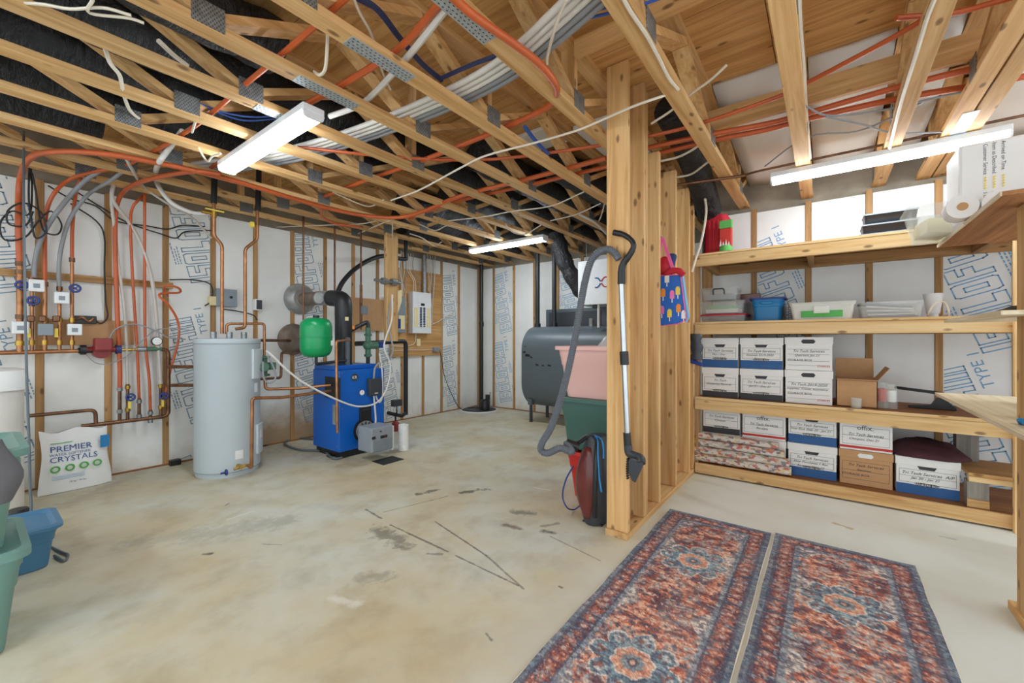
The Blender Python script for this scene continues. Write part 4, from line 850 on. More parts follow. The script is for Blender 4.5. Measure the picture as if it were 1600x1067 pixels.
for u, lb in ((840, 'left black vent pipe rising from the oil tank'), (866, 'right black fill pipe rising from the oil tank')):
    q = px(u, 450, 5.3); T = thing('tank_pipe', lb, 'pipe', (5.3, q.y, 1.38)); part(MB().tube([(5.3,q.y,1.37),(5.3,q.y,ZC+.1)], .034, 12), 'pipe', 'flue_black', T, smooth=True); part(MB().cyl((5.3,q.y,1.37), (5.3,q.y,1.44), .048, n=12), 'bushing', 'flue_black', T, smooth=True)
# grey air handler behind the tank and white ventilator
A, B = px(853, 484, 5.50), px(940, 507, 5.50); AH = thing('air_box', 'flat dark grey metal box behind the oil tank', 'duct box', (5.58, (A.y+B.y)/2, B.z-.1))
part(MB().box(5.50, 5.67, B.y-.3, A.y, 1.30, A.z), 'case', 'oil_tank', AH, bevel=.006); part(MB().box(5.494, 5.50, B.y, A.y-.06, 1.36, A.z-.05), 'panel', 'dark_plastic', AH)
A = px(903, 409, 4.95); B = px(903, 477, 4.95)
HV = thing('ventilator', 'white heat recovery ventilator cabinet with a red and blue emblem', 'ventilator', (5.2, A.y-.4, B.z))
part(MB().box(4.95, 5.45, A.y-.85, A.y, B.z, A.z), 'cabinet', 'white_paint', HV, bevel=.006)
q = px(939, 441, 4.948); lo = MB()
for sg, mt in ((1, 'print_navy'), (-1, 'red_ink')):
    lo = MB(); 
    for zz in (-1, 1):
        pts = [(4.947, q.y+sg*(.006+.075*t), q.z+zz*(.012+.05*math.sin(min(1,t*1.3)*PI*.55))) for t in (0,.25,.5,.75,1)]
        lo.tube(sm(pts, 3), .008, 6)
    part(lo, 'emblem', mt, HV, smooth=True)
part(MB().tube([(4.99,A.y-.28,B.z-.3),(4.99,A.y-.28,B.z)], .018, 10), 'drain_tube', 'white_pvc', HV, smooth=True); part(MB().box(4.97, 5.03, A.y-.27, A.y-.2, B.z-.05, B.z), 'switch', 'black_plastic', HV, bevel=.004)
for yy in (A.y-.1, A.y-.7): part(MB().tube([(5.0,yy,A.z),(5.0,yy,ZC)], .004, 6), 'hanging_chain', 'galv', HV)
solo(MB().tube(sm([(4.9,2.95,2.66),(4.93,2.90,2.44),(4.97,2.83,2.22),(5.02,2.74,2.02),(5.08,2.66,1.86),(5.12,2.58,1.80)], 5), [.10,.112,.10,.115,.10,.11,.10,.11,.10,.10], 16), 'flexible_duct', 'duct_black', 'wrinkled black duct hanging down beside the white ventilator', 'duct', smooth=True)
solo(MB().tube(sm([pz(870,385,2.5), px(878,398,5.0), px(893,405,4.98), px(905,404,4.97)], 5), .007, 6), 'cable', 'white_cable', 'white cord from the ceiling to the white ventilator', 'cable', smooth=True)
# ================================================================== storage bins
def bin_(name, label, cx, cy, z, w, d, h, mat, taper=.86, lid=None, rz=0, group=None, ribs=True, lidmat=None, wall=.004, cat='bin', open_=False):
    """tapered plastic tub, origin at its base; w along x, d along y"""
    T = thing(name, label, cat, (cx, cy, z), rz, group); R = .05*min(1, w/.4)
    k = lambda t: taper+(1-taper)*t
    W = lambda t, e=0: (w-.05)*k(t)+e; D = lambda t, e=0: (d-.05)*k(t)+e
    b = MB(); S = [(0,-.02),(.02,0),(.62,0),(.64,.008),(.80,.008),(.82,.012),(.93,.012)]
    rg = [rring(0,0,W(t,e),D(t,e),R,h*t) for t, e in S]
    rg += [rring(0,0,w,d,R,h*.93), rring(0,0,w,d,R,h)] if lid is None else [rring(0,0,W(.95,.012),D(.95,.012),R,h*.95)]
    if lid is None: rg += [rring(0,0,w-.03,d-.03,R,h), rring(0,0,W(.9,-.012),D(.9,-.012),R,h*.9), rring(0,0,W(.05,-.012),D(.05,-.012),R,h*.05)]
    part(b.loft(rg), 'tub', mat, T, smooth=True, local=True)
    if ribs:
        for s in (-1, 1):
            part(MB().obox((s*(W(.75)/2+.01),0,h*.78), (.02, d*.3, h*.12)), 'handle', mat, T, bevel=.006, local=True)
            part(MB().obox((0,s*(D(.75)/2+.008),h*.78), (w*.3, .016, h*.12)), 'handle', mat, T, bevel=.006, local=True)
    if lid:
        lb = MB().loft([rring(0,0,w-.02,d-.02,R,h*.93), rring(0,0,w,d,R+.01,h*.93), rring(0,0,w,d,R+.01,h), rring(0,0,w-.05,d-.05,R,h+.004), rring(0,0,w-.09,d-.09,R*.8,h-.012), rring(0,0,w*.3,d*.3,R*.5,h-.010)])
        part(lb, 'lid', lidmat or mat, T, smooth=True, local=True)
    return T
bin_('storage_bin', 'lower sage green lidded storage bin at the left edge', -.145, 2.69, 0, .62, .52, .395, 'bin_green', lid=True)
bin_('storage_bin', 'upper sage green lidded storage bin stacked at the left edge', -.15, 2.69, .397, .62, .52, .385, 'bin_green', lid=True)
bin_('storage_bin', 'low blue lidded storage bin behind the green bins', .03, 3.42, 0, .60, .40, .22, 'bin_blue', lid=True, taper=.9)
cl = MB(); rg = []
for i in range(9):   # clothing heaped over the upper bin and down its side
    t = i/8; rr = []
    for j in range(14):
        a = 2*PI*j/14; w_ = .24*(1-.35*t*t)+.008*math.sin(3*a+1.7); rr.append((-.215+w_*math.cos(a), 2.62+.20*(1-.3*t*t)*math.sin(a), .80+.10*t*(1+.15*math.sin(a*2+1))))
    rg.append(rr)
cl.loft(rg); solo(cl, 'folded_jacket', 'grey_cloth', 'grey jacket heaped on the upper green bin', 'clothing', smooth=True)
sl = MB(); rg = []
for i in range(10):
    t = i/9; c = V((.035+.06*math.sin(t*2.2)-.02*t, 2.44-.05*t, .83-.22*t)); rg.append([c+V(((.055-.006*math.sin(i*.9))*math.cos(2*PI*j/12), (.05)*math.sin(2*PI*j/12), .0)) for j in range(12)])
sl.loft(rg); solo(sl, 'jacket_sleeve', 'grey_cloth', 'grey sleeve hanging down the side of the upper green bin', 'clothing', smooth=True)
# brine tank
BT = thing('brine_tank', 'pale grey water softener tank with a white lid at the left edge', 'water softener', (.03, 4.5, 0))
part(MB().loft([rring(.03,4.5,.46,.42,.12,z) for z in (0,.02,.86)]), 'tank', 'white_pvc', BT, smooth=True); part(MB().loft([rring(.03,4.5,.49,.45,.13,.86), rring(.03,4.5,.50,.46,.13,.95), rring(.03,4.5,.48,.44,.12,.99), rring(.03,4.5,.40,.36,.1,1.0)]), 'lid', 'white_plastic', BT, smooth=True)
# bag of softener crystals leaning on the wall
BG = thing('softener_bag', 'white printed bag of water softener crystals leaning on the left wall', 'bag', (.5, 4.8, 0))
bw, bh = .40, .47; rg = []; NB = 24
for i in range(15):
    t = i/14; th = .055*math.sin(PI*min(1, .12+t*.86))**.7+.006; th *= (1-.55*t); rr = []
    wz = bw*(1+.05*math.cos(t*5))*(1-.04*t)
    for j in range(NB):
        a = 2*PI*j/NB; cx_ = math.copysign(abs(math.cos(a))**.6, math.cos(a)); sy = math.copysign(abs(math.sin(a))**.8, math.sin(a))
        rr.append((wz/2*cx_, th*sy*(1-.5*abs(cx_)**3)+.006*math.sin(9*cx_+t*11)*(1-abs(sy)*.2)+.10*t*t*.6, bh*t+(.018*math.sin(cx_*5+1) if i == 14 else 0)))
    rg.append(rr)
BG.location = (.555, 4.80, .004); BG.rotation_euler = (0,0,math.radians(4))
part(MB().loft(rg), 'sack', 'white_plastic', BG, smooth=True, local=True)
def bagtxt(s, size, mat, x, z, sh=0):
    o = txt(s, size, mat, BG, (x, 0, z), (1,0,0), (0,0,1), local=True, shear=sh); me = o.data
    for v in me.vertices:
        t = min(1, max(0, v.co.z/bh)); th = (.055*math.sin(PI*min(1,.12+t*.86))**.7+.006)*(1-.55*t); cx_ = max(-1, min(1, v.co.x/(bw/2))); ca = abs(cx_)**(1/.6); sy = (max(0,1-ca*ca))**.4
        v.co.y = -th*sy*(1-.5*abs(cx_)**3)+.006*math.sin(9*cx_+t*11)*(1-sy*.2)+.06*t*t-.009
bagtxt('PREMIER', .062, 'print_navy', -.145, .315); bagtxt('WATER SOFTENER', .027, 'print_navy', -.15, .285); bagtxt('CRYSTALS', .058, 'print_navy', -.15, .238)
bagtxt('▬▬▬▬▬▬', .02, 'green_print', -.14, .375)
for k_ in range(4):
    b = MB(); x = -.125+k_*.078; b.torus((0,0,0), .022, .006, (0,1,0), 16, 4); b.v = [v+V((x,-.062+abs(x)*.05,.19)) for v in b.v]; part(b, 'badge', 'green_print', BG, smooth=True, local=True)
for z in (.13,.118,.106): bagtxt('▬'*16, .011, 'print_blue', -.14, z)
bagtxt('18 kg / 40 lbs', .018, 'print_navy', -.05, .07)
b = MB().box(.135,.19,-.02,-.016,.30,.40); part(b, 'corner_patch', 'bin_bright_blue', BG, local=True)
solo(MB().tube(sm([pz(37,205,2.66), pz(37,222,2.55), py(37,300,4.2), py(38,400,4.1), py(41,560,3.95), py(45,680,3.8), py(47,760,3.75), py(48,800,3.7)-V((0,0,.0)), V((.20,3.66,.10)), pz(70,850,.01), pz(95,862,.01), pz(106,867,.01), pz(100,876,.01), pz(85,868,.01)], 6), .0065, 8), 'hanging_cable', 'oil_tank', 'long grey cord hanging from the ceiling to the floor at far left', 'cable', smooth=True)
q = pz(38, 790, .0); solo(MB().lathe([(.01,0),(.07,0),(.075,.05),(.06,.12),(.065,.16),(.04,.2),(.01,.2)], (.20,3.80,0), n=16), 'small_pump', 'black_plastic', 'small black pump between the softener bag and the blue bin', 'pump', smooth=True)
# bins behind the stud wall
bin_('storage_bin', 'red plastic bin at the bottom of the stack behind the stud wall', 2.95, 1.375, 0, .40, .46, .36, 'bin_red', taper=.8, ribs=False)
bin_('storage_bin', 'dark green lidded bin between the red and the pink bins', 2.97, 1.385, .362, .44, .56, .395, 'bin_dark_green', lid=True, taper=.84, ribs=False)
bin_('storage_bin', 'open pale pink bin on top of the bin stack', 2.97, 1.39, .752, .45, .58, .395, 'bin_pink', taper=.80, ribs=False)
pb = MB(); rg = []
for i in range(8):
    t = i/7; rg.append([V((2.97+(.15*(1-t)**.6+.01)*math.cos(a)*(1+.2*math.sin(3*a+i)), 1.3+(.16*(1-t)**.6+.01)*math.sin(a)*(1+.2*math.cos(2*a+i*2)), 1.0+.24*t+.012*math.sin(4*a+i*2))) for a in [2*PI*j/16 for j in range(16)]])
pb.loft(rg); solo(pb, 'plastic_bag', 'poly_bag', 'crumpled translucent bag sticking out of the pink bin', 'bag', smooth=True)
# ================================================================== vacuum cleaner on the stud wall
VC = thing('vacuum_cleaner', 'dark grey canister vacuum with a maroon cover standing on its end', 'vacuum cleaner', (2.50, 1.21, 0))
rg = []
for i in range(19):
    t = i/18; z = .56*t; e = math.sin(PI*min(1,max(0,.10+.84*t)))**.55
    w_ = .115*e+.012; d_ = .125*(math.sin(PI*(.16+.76*t))**.5)+.01
    rg.append([(2.53+.02*t+d_*math.cos(a), 1.21+w_*math.sin(a)*(1 if math.cos(a) < .2 else 1.0), z+.003) for a in [2*PI*j/24 for j in range(24)]])
part(MB().loft(rg), 'body', 'dark_plastic', VC, smooth=True)
rg = []
for i in range(15):
    t = i/14; z = .05+.45*t; e = math.sin(PI*(.06+.88*t))**.6; w_ = .112*e
    rg.append([(2.53+.02*t-(.125*(math.sin(PI*(.16+.76*(z/.56)))**.5)+.01)*math.cos(b_)*1.0-.010*math.cos(b_), 1.225+w_*math.sin(b_)*1.15, z) for b_ in np.linspace(-.8, .8, 9)])
cv = MB(); n = len(rg[0])
for r_ in rg: cv.v += [V(p) for p in r_]
for i in range(len(rg)-1):
    for j in range(n-1): cv.f.append((i*n+j, i*n+j+1, (i+1)*n+j+1, (i+1)*n+j))
o = part(cv, 'maroon_cover', 'maroon', VC, smooth=True); md = o.modifiers.new('t','SOLIDIFY'); md.thickness = .012
part(MB().tube(sm([(2.40,1.16,.08),(2.375,1.145,.28),(2.40,1.15,.47),(2.47,1.18,.555),(2.50,1.25,.56),(2.45,1.30,.52)], 5), .016, 8), 'carry_bow', 'black_plastic', VC, smooth=True)
part(MB().box(2.46,2.62,1.14,1.28,0,.012), 'rear_foot', 'black_plastic', VC, bevel=.008)
part(MB().tube([(2.45,1.30,.49),(2.41,1.37,.515)], .03, 12), 'hose_socket', 'black_plastic', VC, smooth=True)
for k_, pts in enumerate(([(2.5,1.22,.57),(2.44,1.16,.56),(2.385,1.13,.47),(2.38,1.12,.35),(2.37,1.10,.26)], [(2.48,1.20,.575),(2.43,1.13,.57),(2.42,1.11,.52),(2.40,1.10,.46)])):
    solo(MB().tube(sm(pts, 5), .005, 6), 'power_cord', 'bin_bright_blue', ('bright blue cord looped over the top of the vacuum canister', 'second bright blue cord strand beside the stud post')[k_], 'cord', smooth=True)
solo(MB().tube(sm([px(896,728,2.44), px(884,750,2.45), px(879,775,2.46), px(886,793,2.46), pz(897,796,.01), px(906,790,2.45)], 5), .005, 6), 'power_cord', 'dark_blue', 'dark blue cord looping in front of the red bin', 'cord', smooth=True)
hs = sm([V((2.41,1.37,.515)), px(893,706,2.36), px(875,700,2.33), px(856,708,2.31), px(845,703,2.30), px(848,690,2.30), px(862,665,2.30), px(880,610,2.30), px(895,545,2.30), px(905,490,2.30), px(914,440,2.31), px(925,405,2.32), px(943,390,2.335), px(958,393,2.35), px(967,405,2.355)], 10)
HO = thing('vacuum_hose', 'ribbed grey vacuum hose curving from the canister up to the wand', 'hose', (2.35, 1.3, .4))
part(MB().tube(hs, .021, 12), 'hose', 'grey_hose', HO, smooth=True)
rb = MB(); acc = 0
L = [0]
for i in range(1, len(hs)): L.append(L[-1]+(hs[i]-hs[i-1]).length)
k_ = 0; s = .01
while s < L[-1]-.01:
    while L[k_+1] < s: k_ += 1
    p = hs[k_].lerp(hs[k_+1], (s-L[k_])/(L[k_+1]-L[k_])); rb.torus(p, .021, .0032, hs[k_+1]-hs[k_], 12, 4); s += .0115
part(rb, 'rib_coil', 'grey_hose', HO, smooth=True)['kind'] = 'stuff'
WX = 2.362
VW = thing('vacuum_wand', 'chrome vacuum wand with curved black handle hanging on the stud post', 'vacuum wand', px(980, 690, WX))
part(MB().tube([px(970.5, 440, WX), px(980, 685, WX)], .0165, 14), 'tube', 'steel', VW, smooth=True)
part(MB().tube(sm([px(971,444,WX), px(971,425,WX), px(974,412,WX), px(984,398,WX), px(990,385,WX), px(987,376,WX), px(975,367,WX), px(959,363,WX)], 6), [.021,.021,.02,.018,.016,.015,.016,.018], 12), 'handle', 'black_plastic', VW, smooth=True)
part(MB().tube(sm([px(960,362,WX-.002), px(976,366,WX-.002), px(989,377,WX-.002), px(992,385,WX-.002)], 5), .008, 8), 'handle_trim', 'tin', VW, smooth=True)
part(MB().tube([px(971,443,WX), px(971.2,424,WX)], .023, 14), 'collar', 'black_plastic', VW, smooth=True); part(MB().tube([px(975,549,WX), px(976,570,WX)], .026, 14), 'slide_lock', 'black_plastic', VW, smooth=True, bevel=.003)
part(MB().tube([px(979.5,676,WX), px(981,700,WX)], .022, 14), 'lower_collar', 'black_plastic', VW, smooth=True)
part(MB().tube(sm([px(981,695,WX), px(983,708,WX), px(992,712,WX-.01), px(1001,716,WX-.03), px(1002,724,WX-.05)], 5), .024, 12), 'neck', 'dark_plastic', VW, smooth=True)
part(MB().prism([px(982,717,WX-.03), px(986,713,WX-.03), px(1004,718,WX-.03), px(1005,726,WX-.03), px(993,752,WX-.03), px(987,748,WX-.03), px(982,735,WX-.03)], (-.03,-.01,0)), 'floor_head', 'dark_plastic', VW, bevel=.006)
br_ = MB()
for k_ in range(9): t = k_/8; a = px(982-1*math.sin(t*3), 717+t*30, WX-.05); br_.box(a.x-.012, a.x+.012, a.y-.002, a.y+.008, a.z-.004, a.z+.004)
part(br_, 'bristles', 'black_plastic', VW)['kind'] = 'stuff'
# ================================================================== bag hanging from a stud
HB = thing('tote_bag', 'blue tote bag printed with ice pops hanging from a stud by pink straps', 'bag', px(1050, 508, 3.08))
BXp = 3.08
def hb(u, v, dx=0): return px(u, v, BXp)+V((dx,0,0))
fr = [(1030,431),(1050,430),(1064,430),(1069,470),(1073,500),(1060,506),(1033,509),(1031,470)]
part(MB().prism([hb(u, v, -.012) for u, v in fr], (.06,.03,0)), 'pouch', 'bag_blue', HB, bevel=.008)
part(MB().prism([hb(u, v, .0) for u, v in ((1062,432),(1066,430),(1075,495),(1071,503))], (.05,.0,0)), 'gusset', 'print_blue', HB)
part(MB().tube([hb(u, v, -.013) for u, v in fr+fr[:1]], .004, 6), 'piping', 'pink_strap', HB, smooth=True)
part(MB().prism([hb(1027,430,-.016), hb(1032,372,-.016), hb(1036,372,-.016), hb(1031,430,-.016)], (.004,0,0)), 'strap', 'pink_strap', HB)
part(MB().prism([hb(1033,371,-.018), hb(1038,371,-.018), hb(1056,422,-.018), hb(1051,425,-.018)], (.004,0,0)), 'strap', 'pink_strap', HB)
pops = [(1037,458,'orange'),(1035,485,'pink'),(1047,490,'yellow'),(1051,461,'pink'),(1060,455,'yellow'),(1061,482,'orange'),(1043,436,'white_plastic'),(1069,492,'white_plastic')]
for u, v, mt in pops:
    P = [(u-3.5,v+6),(u+3.5,v+5.6),(u+3.5,v-4),(u+2,v-7),(u-1.5,v-7.2),(u-3.5,v-4)]; o = part(MB().prism([hb(a, b_, -.0135) for a, b_ in P], (-.0015,0,0)), 'printed_ice_pop', mt, HB); part(MB().prism([hb(u-.8,v+6,-.0135), hb(u+.8,v+6,-.0135), hb(u+.8,v+12,-.0135), hb(u-.8,v+12,-.0135)], (-.0015,0,0)), 'stick', 'white_plastic', o)
part(MB().sphere(hb(1037,415,.02), .055, 14, (.6,1,1.3)), 'red_cloth_bundle', 'red_fabric', HB, smooth=True)
solo(MB().obox(hb(1046,412,.03), (.05,.06,.16), (.2,.1,.3)), 'folded_cloth', 'navy', 'navy cloth tucked in the hanging tote bag', 'cloth', bevel=.02)
solo(MB().tube(sm([hb(1040,428,.0), hb(1050,424,-.02), hb(1062,424,-.03), hb(1070,430,-.03)], 4), .022, 8), 'rolled_cloth', 'red_fabric', 'rolled red cloth poking out of the hanging tote bag', 'cloth', smooth=True)
p = px(1035, 370, BXp); part(MB().cyl((p.x-.03,p.y,p.z), (p.x+.02,p.y,p.z), .004, n=6), 'hook', 'steel', HB)
# pale sleeve behind the partition end
b = MB(); rg = []
for i in range(9):
    t = i/8; c = px(1085+3*math.sin(t*2.5), 522+t*40, 3.93); rg.append([c+V((.03*math.sin(a), (.05+.012*math.sin(i*1.9))*math.cos(a), .004*math.sin(3*a))) for a in [2*PI*j/12 for j in range(12)]])
b.loft(rg); solo(b, 'hanging_jacket', 'dark_plastic', 'dark jacket with blue trim hanging at the left end of the shelves', 'clothing', smooth=True)
solo(MB().obox(px(1086,566,3.92), (.03,.13,.035), (.3,0,0)), 'jacket_cuff', 'dark_blue', 'bright blue hem of the jacket at the left end of the shelves', 'clothing', bevel=.01)
# ================================================================== record boxes
def rbox(xf, yl, yr, z, h, style, lines, label, lid=True, depth=.40):
    """front facing the room at x = xf, from yl (left) to yr (right)"""
    y0, y1 = min(yl, yr)+.004, max(yl, yr)-.004; w = y1-y0; cy = (y0+y1)/2; d = depth
    T = thing('record_box', label, 'box', (xf+d/2, cy, z), group='record storage boxes')
    body = 'cardboard' if style == 'kraft' else 'box_white'
    part(MB().box(xf, xf+d, y0+.006, y1-.006, z, z+h-.004), 'carton', body, T, bevel=.002)
    lh = h*.22
    L = part(MB().box(xf-.006, xf+d+.006, y0, y1, z+h-lh, z+h), 'lid', body, T, bevel=.003)
    f = xf-.0015; lf = xf-.0075
    bh = {'blue': .27, 'black': .20, 'kraft': 0, 'staples': 0, 'offix': 0}[style]*h
    if bh: part(MB().box(f, xf, y0+.006, y1-.006, z, z+bh), 'colour_band', 'box_blue' if style == 'blue' else 'box_black', T)
    if style == 'offix': part(MB().box(f, xf, y0+.006, y1-.006, z+.05*h, z+.12*h), 'colour_band', 'red_ink', T)
    hz = z+h-lh-.012 if style in ('blue', 'black') else z+h-lh*.62
    hm = 'white_plastic' if (style == 'black' and 'grey' in label) or style == 'kraft' else 'box_black'
    hf = f if style in ('blue', 'black') else lf
    hw = w*.15; P = [(hw, .012), (hw-.012, -.012), (-hw+.012, -.012), (-hw, .012)] if style in ('blue', 'black') else [(hw, 0), (hw-.012, .016), (-hw+.012, .016), (-hw, 0), (-hw+.012, -.016), (hw-.012, -.016)]
    part(MB().prism([(hf, cy+a, hz+b) for a, b in P], (.001, 0, 0)), 'hand_hole', hm, T)
    R, U = (0,-1,0), (0,0,1)
    # printed frame lines
    fr = MB(); zt = z+h-lh-.03; zb = z+max(bh, .12*h)+.012; a, b = y1-.022, y0+.022
    for zz in ((zt, zb, (zt+zb)/2) if style != 'staples' else (zt-.01, zt-.05, zb+.03, zb-.005)): fr.box(f, f+.0008, b, a, zz-.0008, zz+.0008)
    if style != 'staples':
        for yy in (a, b): fr.box(f, f+.0008, yy-.0008, yy+.0008, zb, zt)
    part(fr, 'printed_lines', 'ink', T)['kind'] = 'stuff'
    if style in ('blue', 'black'):
        o = part(MB().prism([(f-.001, cy+w*.2*math.cos(t)*(1 if 1 else 1), z+bh+.004+.012*math.sin(t)+.004*math.cos(t)**2) for t in [2*PI*j/16 for j in range(16)]], (.001,0,0)), 'brand_ribbon', 'box_black', T)
        txt('BANKERS BOX', .020, 'white_plastic', T, (f-.0014, cy, z+bh-.003), R, U, align='CENTER')
    elif style in ('staples', 'kraft'):
        txt('STORAGE BOX', .024, 'ink', T, (f-.0006, y1-.02, z+h*.27), R, U)
        if style == 'staples': txt('STAPLES', .022, 'red_ink', T, (f-.0006, y0+.10, z+h*.10), R, U)
    elif style == 'offix':
        txt('offix.', .05, 'ink', T, (lf-.0006 if 0 else f-.0006, cy, z+h*.595), R, U, align='CENTER')
    zz = zt-.034 if style != 'offix' else z+h*.42
    for i, s in enumerate(lines):
        txt(s, .029 if i == 0 else .025, 'ink', T, (f-.0008, cy+(.01 if i else .0), zz-i*.032), R, U, 'handwriting', shear=.35, align='CENTER')
    return T
yx = lambda u, X: px(u, 600, X).y
XB = 4.06
c3 = [yx(u, XB) for u in (1096, 1155, 1225, 1303)]
z3 = .686
rbox(XB, c3[0], c3[1], z3, .262, 'black', ['Tri Tech', 'Corporate Records'], 'white record box with black band, lower left of the middle shelf')
rbox(XB, c3[1], c3[2], z3, .262, 'black', ['Tri Tech Services', 'Jan 21 - Dec 21'], 'white record box with black band, second in the lower row of the middle shelf')
rbox(XB, c3[2], c3[3], z3, .265, 'staples', ['Tri Tech 2019-2020', 'Supplies, Travel, Insurance'], 'plain white record box with red lettering, lower of the pair on the middle shelf')
rbox(XB, c3[0], c3[1], z3+.264, .262, 'blue', ['Tri Tech Services', 'Nov / Dec', '2018-2019'], 'white record box with blue band, upper left of the middle shelf')
rbox(XB, c3[1], c3[2], z3+.264, .262, 'blue', ['Tri Tech Services', 'Invoices 2019-2020', 'Records'], 'white record box with blue band, second in the upper row of the middle shelf')
rbox(XB, c3[2], c3[3], z3+.267, .265, 'staples', ['Tri Tech Services', 'Quarters Jan 23'], 'plain white record box with red lettering, upper of the pair on the middle shelf')
z4 = .094; XC = 4.10
c4 = [yx(u, XC) for u in (1097, 1158, 1229.5, 1309.5, 1397.5, 1503)]
rbox(XC, c4[0], c4[1], z4, .26, 'blue', [], 'white record box behind the rolled flyers, lower left of the bottom shelf')
rbox(XC, c4[1], c4[2], z4, .26, 'black', [], 'white record box second in the lowest row, half hidden by rolled flyers')
rbox(XC, c4[2], c4[3], z4, .262, 'blue', ['Tri Tech Services', 'Shop Purchases + Rec', 'Receipts 2021-22'], 'white record box with blue band, third in the lowest row')
rbox(XC, c4[3], c4[4], z4, .262, 'kraft', ['Tri Tech Services', 'Invoices'], 'brown kraft record box on the bottom shelf')
rbox(XC, c4[4], c4[5], z4, .262, 'blue', ['Tri Tech Services  A/P', 'Jan 20 - Jan 21'], 'white record box with blue band marked A/P under a dark cloth')
rbox(XC, c4[0], c4[1], z4+.262, .262, 'black', ['Tri Tech Services', 'Cheques'], 'white record box with black band and grey hand hole, upper left of the bottom shelf')
rbox(XC, c4[1], c4[2], z4+.262, .262, 'offix', ['Tri Tech Services', 'Receipts'], 'white record box with red stripe, left of two, on the bottom shelf')
rbox(XC, c4[2], c4[3], z4+.264, .262, 'blue', ['Tri Tech Services', 'Year End, Deb 20 - Jan 21'], 'white record box with blue band, third in the upper row of the bottom shelf')
rbox(XC, c4[3], c4[4], z4+.264, .262, 'offix', ['Tri Tech Services', 'Cheques, Dec 21'], 'white record box with red stripe on the brown kraft box')
# rolled flyers
def m_news():
    m, nt, bs = nodes('newsprint'); v = coords(nt, (60, 34, 60)); vo = N(nt, 'ShaderNodeTexVoronoi'); vo.inputs['Scale'].default_value = 1.; nt.links.new(v, vo.inputs['Vector']); vo.distance = 'CHEBYCHEV'
    hs = N(nt, 'ShaderNodeSeparateColor'); nt.links.new(vo.outputs['Color'], hs.inputs[0])
    r = ramp(nt, [(0, lin((222,218,212))), (.42, lin((196,188,182))), (.58, lin((198,72,54))), (.70, lin((214,140,70))), (.78, lin((98,88,108))), (.90, lin((226,206,130))), (.96, lin((130,140,110)))]); r.color_ramp.interpolation = 'CONSTANT'
    nt.links.new(hs.outputs[0], r.inputs[0]); nt.links.new(mix(nt, r.outputs[0], lin((214,206,198)), math_(nt, 'MULTIPLY', noise(nt, v, 2.5, 3), .45)), bs.inputs['Base Color']); bs.inputs['Roughness'].default_value = .7
m_news()
def flyer(p0, p1, r, flat, label):
    b = MB(); p0, p1 = V(p0), V(p1); rg = []
    for i in range(9):
        c = p0.lerp(p1, i/8); rg.append([c+V((r*1.0*math.cos(a), 0, r*flat*math.sin(a)*(1+.08*math.sin(i*2+a*3)))) for a in [2*PI*j/14 for j in range(14)]])
    b.loft(rg); return solo(b, 'rolled_flyer', 'newsprint', label, 'newspaper', 'rolled flyers on the bottom shelf', smooth=True)
fy = lambda u: px(u, 720, 4.0).y
flyer((4.03, fy(1074), .134), (4.03, fy(1236), .134), .042, .82, 'rolled flyer at the front bottom, reaching furthest right')
flyer((4.03, fy(1076), .202), (4.03, fy(1233), .200), .040, .82, 'rolled flyer second from the bottom of the pile')
flyer((4.04, fy(1078), .268), (4.04, fy(1225), .262), .038, .80, 'pale rolled flyer third from the bottom of the pile')
flyer((4.05, fy(1084), .330), (4.05, fy(1216), .322), .036, .80, 'rolled flyer on top of the pile')
# cardboard carton, open
q0, q1 = yx(1307, 4.10), yx(1371, 4.10)
CX = thing('open_carton', 'small open brown cardboard carton beside the record boxes', 'carton', (4.25, (q0+q1)/2, z3))
b = MB().box(4.10,4.40,q1,q0,z3,z3+.004)
part(b, 'bottom', 'cardboard', CX)
for nm, bx in (('front_panel', (4.10,4.104,q1,q0,z3,z3+.21)), ('back_panel', (4.396,4.40,q1,q0,z3,z3+.21)), ('side_panel', (4.10,4.40,q0-.004,q0,z3,z3+.21)), ('side_panel', (4.10,4.40,q1,q1+.004,z3,z3+.21))): part(MB().box(*bx), nm, 'cardboard', CX)
part(MB().obox((4.41,(q0+q1)/2,z3+.285), (.004,q0-q1,.15), (0,.12,0)), 'flap', 'cardboard', CX); part(MB().obox((4.25,q1-.035,z3+.25), (.28,.004,.12), (.6,0,0)), 'flap', 'cardboard', CX); part(MB().obox((4.07,(q0+q1)/2,z3+.205), (.07,q0-q1,.004), (0,.15,0)), 'flap', 'cardboard', CX)
for k_, (u, h, cap) in enumerate(((1378, .19, 'red_ink'), (1392, .18, 'red_ink'))):
    y = yx(u, 4.16); G = thing('glass_jar', ('clear jar with red contents next to the open carton', 'clear jar with red contents, right of the pair')[k_], 'jar', (4.16, y, z3)); part(MB().lathe([(.01,0),(.036,0),(.038,.01),(.038,h*.8),(.030,h*.9),(.030,h)], (4.16,y,z3), n=18), 'glass', 'glass', G, smooth=True); part(MB().lathe([(.01,.05),(.03,.05),(.031,h*.75),(.01,h*.78)], (4.16,y,z3), n=14), 'contents', cap if k_ == 0 else 'box_white', G, smooth=True)
y = yx(1338, 4.02); G = solo(MB().lathe([(.01,0),(.03,0),(.034,.075),(.032,.075),(.028,.004)], (4.03,y,z3), n=16), 'plastic_cup', 'glass', 'small clear plastic cup before the open carton', 'cup', smooth=True)
